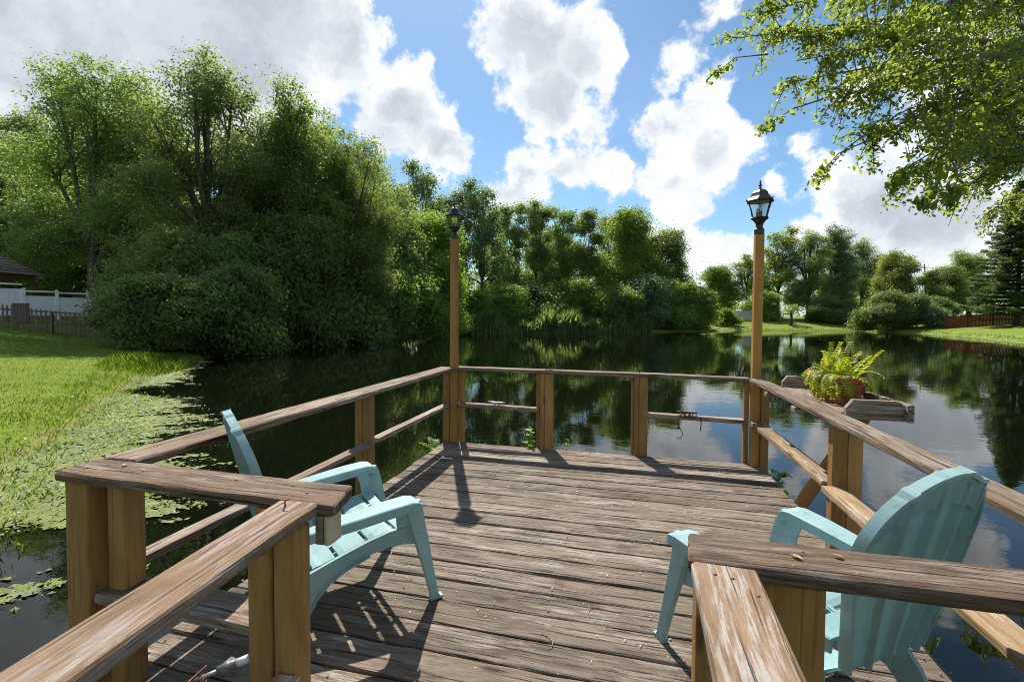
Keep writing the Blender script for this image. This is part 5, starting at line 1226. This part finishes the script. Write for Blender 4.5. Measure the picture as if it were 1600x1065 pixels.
    # plants sprouting at the deck's edge
    def weed(label, x, y, z0, h, n, size, mt, sp, seed, name='leafy_weed'):
        t = thing(name, label, 'weed', (x, y, z0)); rg = random.Random(seed); mb = MB(); lv = []
        for k in range(max(2, n//7)):
            e = Vector((x+rg.gauss(0, sp), y+rg.gauss(0, sp), z0+h*rg.uniform(.75, 1.0))); b0 = Vector((x+rg.gauss(0, .02), y+rg.gauss(0, .02), z0)); mb.tube([b0, b0.lerp(e, .5)+Vector((rg.gauss(0, .01), 0, .02)), e], [.004, .003, .0015], 4, False); lv += [b0.lerp(e, q) for q in (rg.uniform(.35, 1) for _ in range(7))]
        link('stem', mb.mesh('stem'), t, Matrix(), mt)
        ng = np.random.default_rng(seed); V, F = leaf_quads(np.zeros((1, 3)), np.array([[0, 0, 1.0]]), size, ng, .62, 0, True); V[:, 1 if abs(V[0, 0]) > abs(V[0, 1]) else 0] *= 1.0; lm = np_mesh('leaf', V, F); lm.materials.append(MAT[mt])
        for p in lv[:n]: link('leaf', lm, t, Matrix.Translation(p+Vector((rg.gauss(0, .025), rg.gauss(0, .025), rg.gauss(0, .015)))) @ Matrix.Rotation(rg.uniform(0, 6.28), 4, 'Z') @ Matrix.Rotation(rg.uniform(-.3, 1.1), 4, 'X') @ Matrix.Scale(rg.uniform(.7, 1.25), 4))
    weed('bright green leafy weed climbing the left middle post of the far railing', -1.14, 5.72, -.25, .56, 40, .065, 'weed', .035, 41)
    weed('thin yellowish weed leaning over the far deck edge between the middle posts', -.70, 5.73, -.25, .40, 26, .045, 'weed', .09, 42)
    weed('low scattered weed along the far deck edge right of the yellowish weed', -.42, 5.72, -.25, .30, 20, .045, 'weed', .09, 43)
    weed('broad leaved weed hanging at the foot of the right lamp post', 1.575, 5.25, -.30, .42, 22, .105, 'weed', .05, 44)
    t = thing('small_fern', 'small light green fern growing at the foot of the left lamp post', 'fern', (-2.36, 5.45, -.15)); rg = random.Random(9)
    for k in range(7):
        a = math.pi+rg.uniform(-1.6, 1.6)+.3; L = rg.uniform(.22, .36); pts = []; p = Vector((-2.33, 5.45, -.12)); mb = MB()
        for j in range(9): pts.append(p.copy()); e_ = .95-.10*j; p = p+Vector((math.cos(a)*math.cos(e_), math.sin(a)*math.cos(e_)*.7, math.sin(e_)))*L/9
        mb.tube(pts, .003, 3, False)
        for j in range(1, 9):
            d = (pts[j]-pts[j-1]).normalized(); s = d.cross(Vector((0, 0, 1))).normalized(); w = .07*(1-(j/9)**2)+.01
            for sg in (-1, 1): tip = pts[j]+s*sg*w+d*.02; mb.add([pts[j], pts[j].lerp(tip, .5)-d*.011, tip, pts[j].lerp(tip, .5)+d*.011], [(0, 1, 2, 3)])
        link('frond', mb.mesh('frond'), t, Matrix(), 'weed')
    # grass tuft at the right deck edge
    t = thing('grass_tuft', 'thin grass tuft by the right deck edge behind the right chair', 'grass tuft', (1.56, 2.95, -.3)); rg = random.Random(77)
    for k in range(14):
        mb = MB(); b0 = Vector((1.57+rg.gauss(0, .02), 2.9+rg.gauss(0, .03), -.3)); e = b0+Vector((rg.gauss(.0, .10), rg.gauss(0, .10), rg.uniform(.25, .42))); s = Vector((.006, .004, 0)); md = b0.lerp(e, .6)+Vector((0, 0, .06)); mb.add([b0-s, b0+s, md+s, e, md-s], [(0, 1, 2, 3, 4)]); link('blade', mb.mesh('blade'), t, Matrix(), 'grass')
    # duck
    p = at(583, 30.0); t = thing('duck', 'small brown duck swimming on the dark water below the left trees', 'duck', (p.x, p.y, ZW), -TF+R(5))
    v = [(-.30, 0, .12), (-.20, 0, .07), (0, 0, .06), (.17, 0, .08), (.24, 0, .17), (.26, 0, .27), (.33, 0, .28)]; rd = [.03, .09, .12, .10, .055, .055, .02]
    me = bpy.data.meshes.new('duck_body'); me.from_pydata(v, [(i, i+1) for i in range(len(v)-1)], []); o = link('body', me, t, Matrix(), 'duck', True); md = o.modifiers.new('skin', 'SKIN')
    for sv, rr in zip(me.skin_vertices[0].data, rd): sv.radius = (rr, rr)
    me.skin_vertices[0].data[2].use_root = True; ss_ = o.modifiers.new('sub', 'SUBSURF'); ss_.levels = 2; ss_.render_levels = 2
    mb = MB(); mb.tube([(.30, 0, .275), (.37, 0, .268), (.40, 0, .262)], [.02, .018, .012], 6); link('bill', mb.mesh('bill', True), t, Matrix(), 'duckhead', True)
    for s in (-1, 1):
        mb = MB(); mb.tube([(.12, s*.10, .11), (-.05, s*.115, .12), (-.26, s*.05, .14)], [.03, .05, .012], 6); link('wing', mb.mesh('wing', True), t, Matrix(), 'duck', True)
build_small()
print('objects', len(bpy.data.objects))
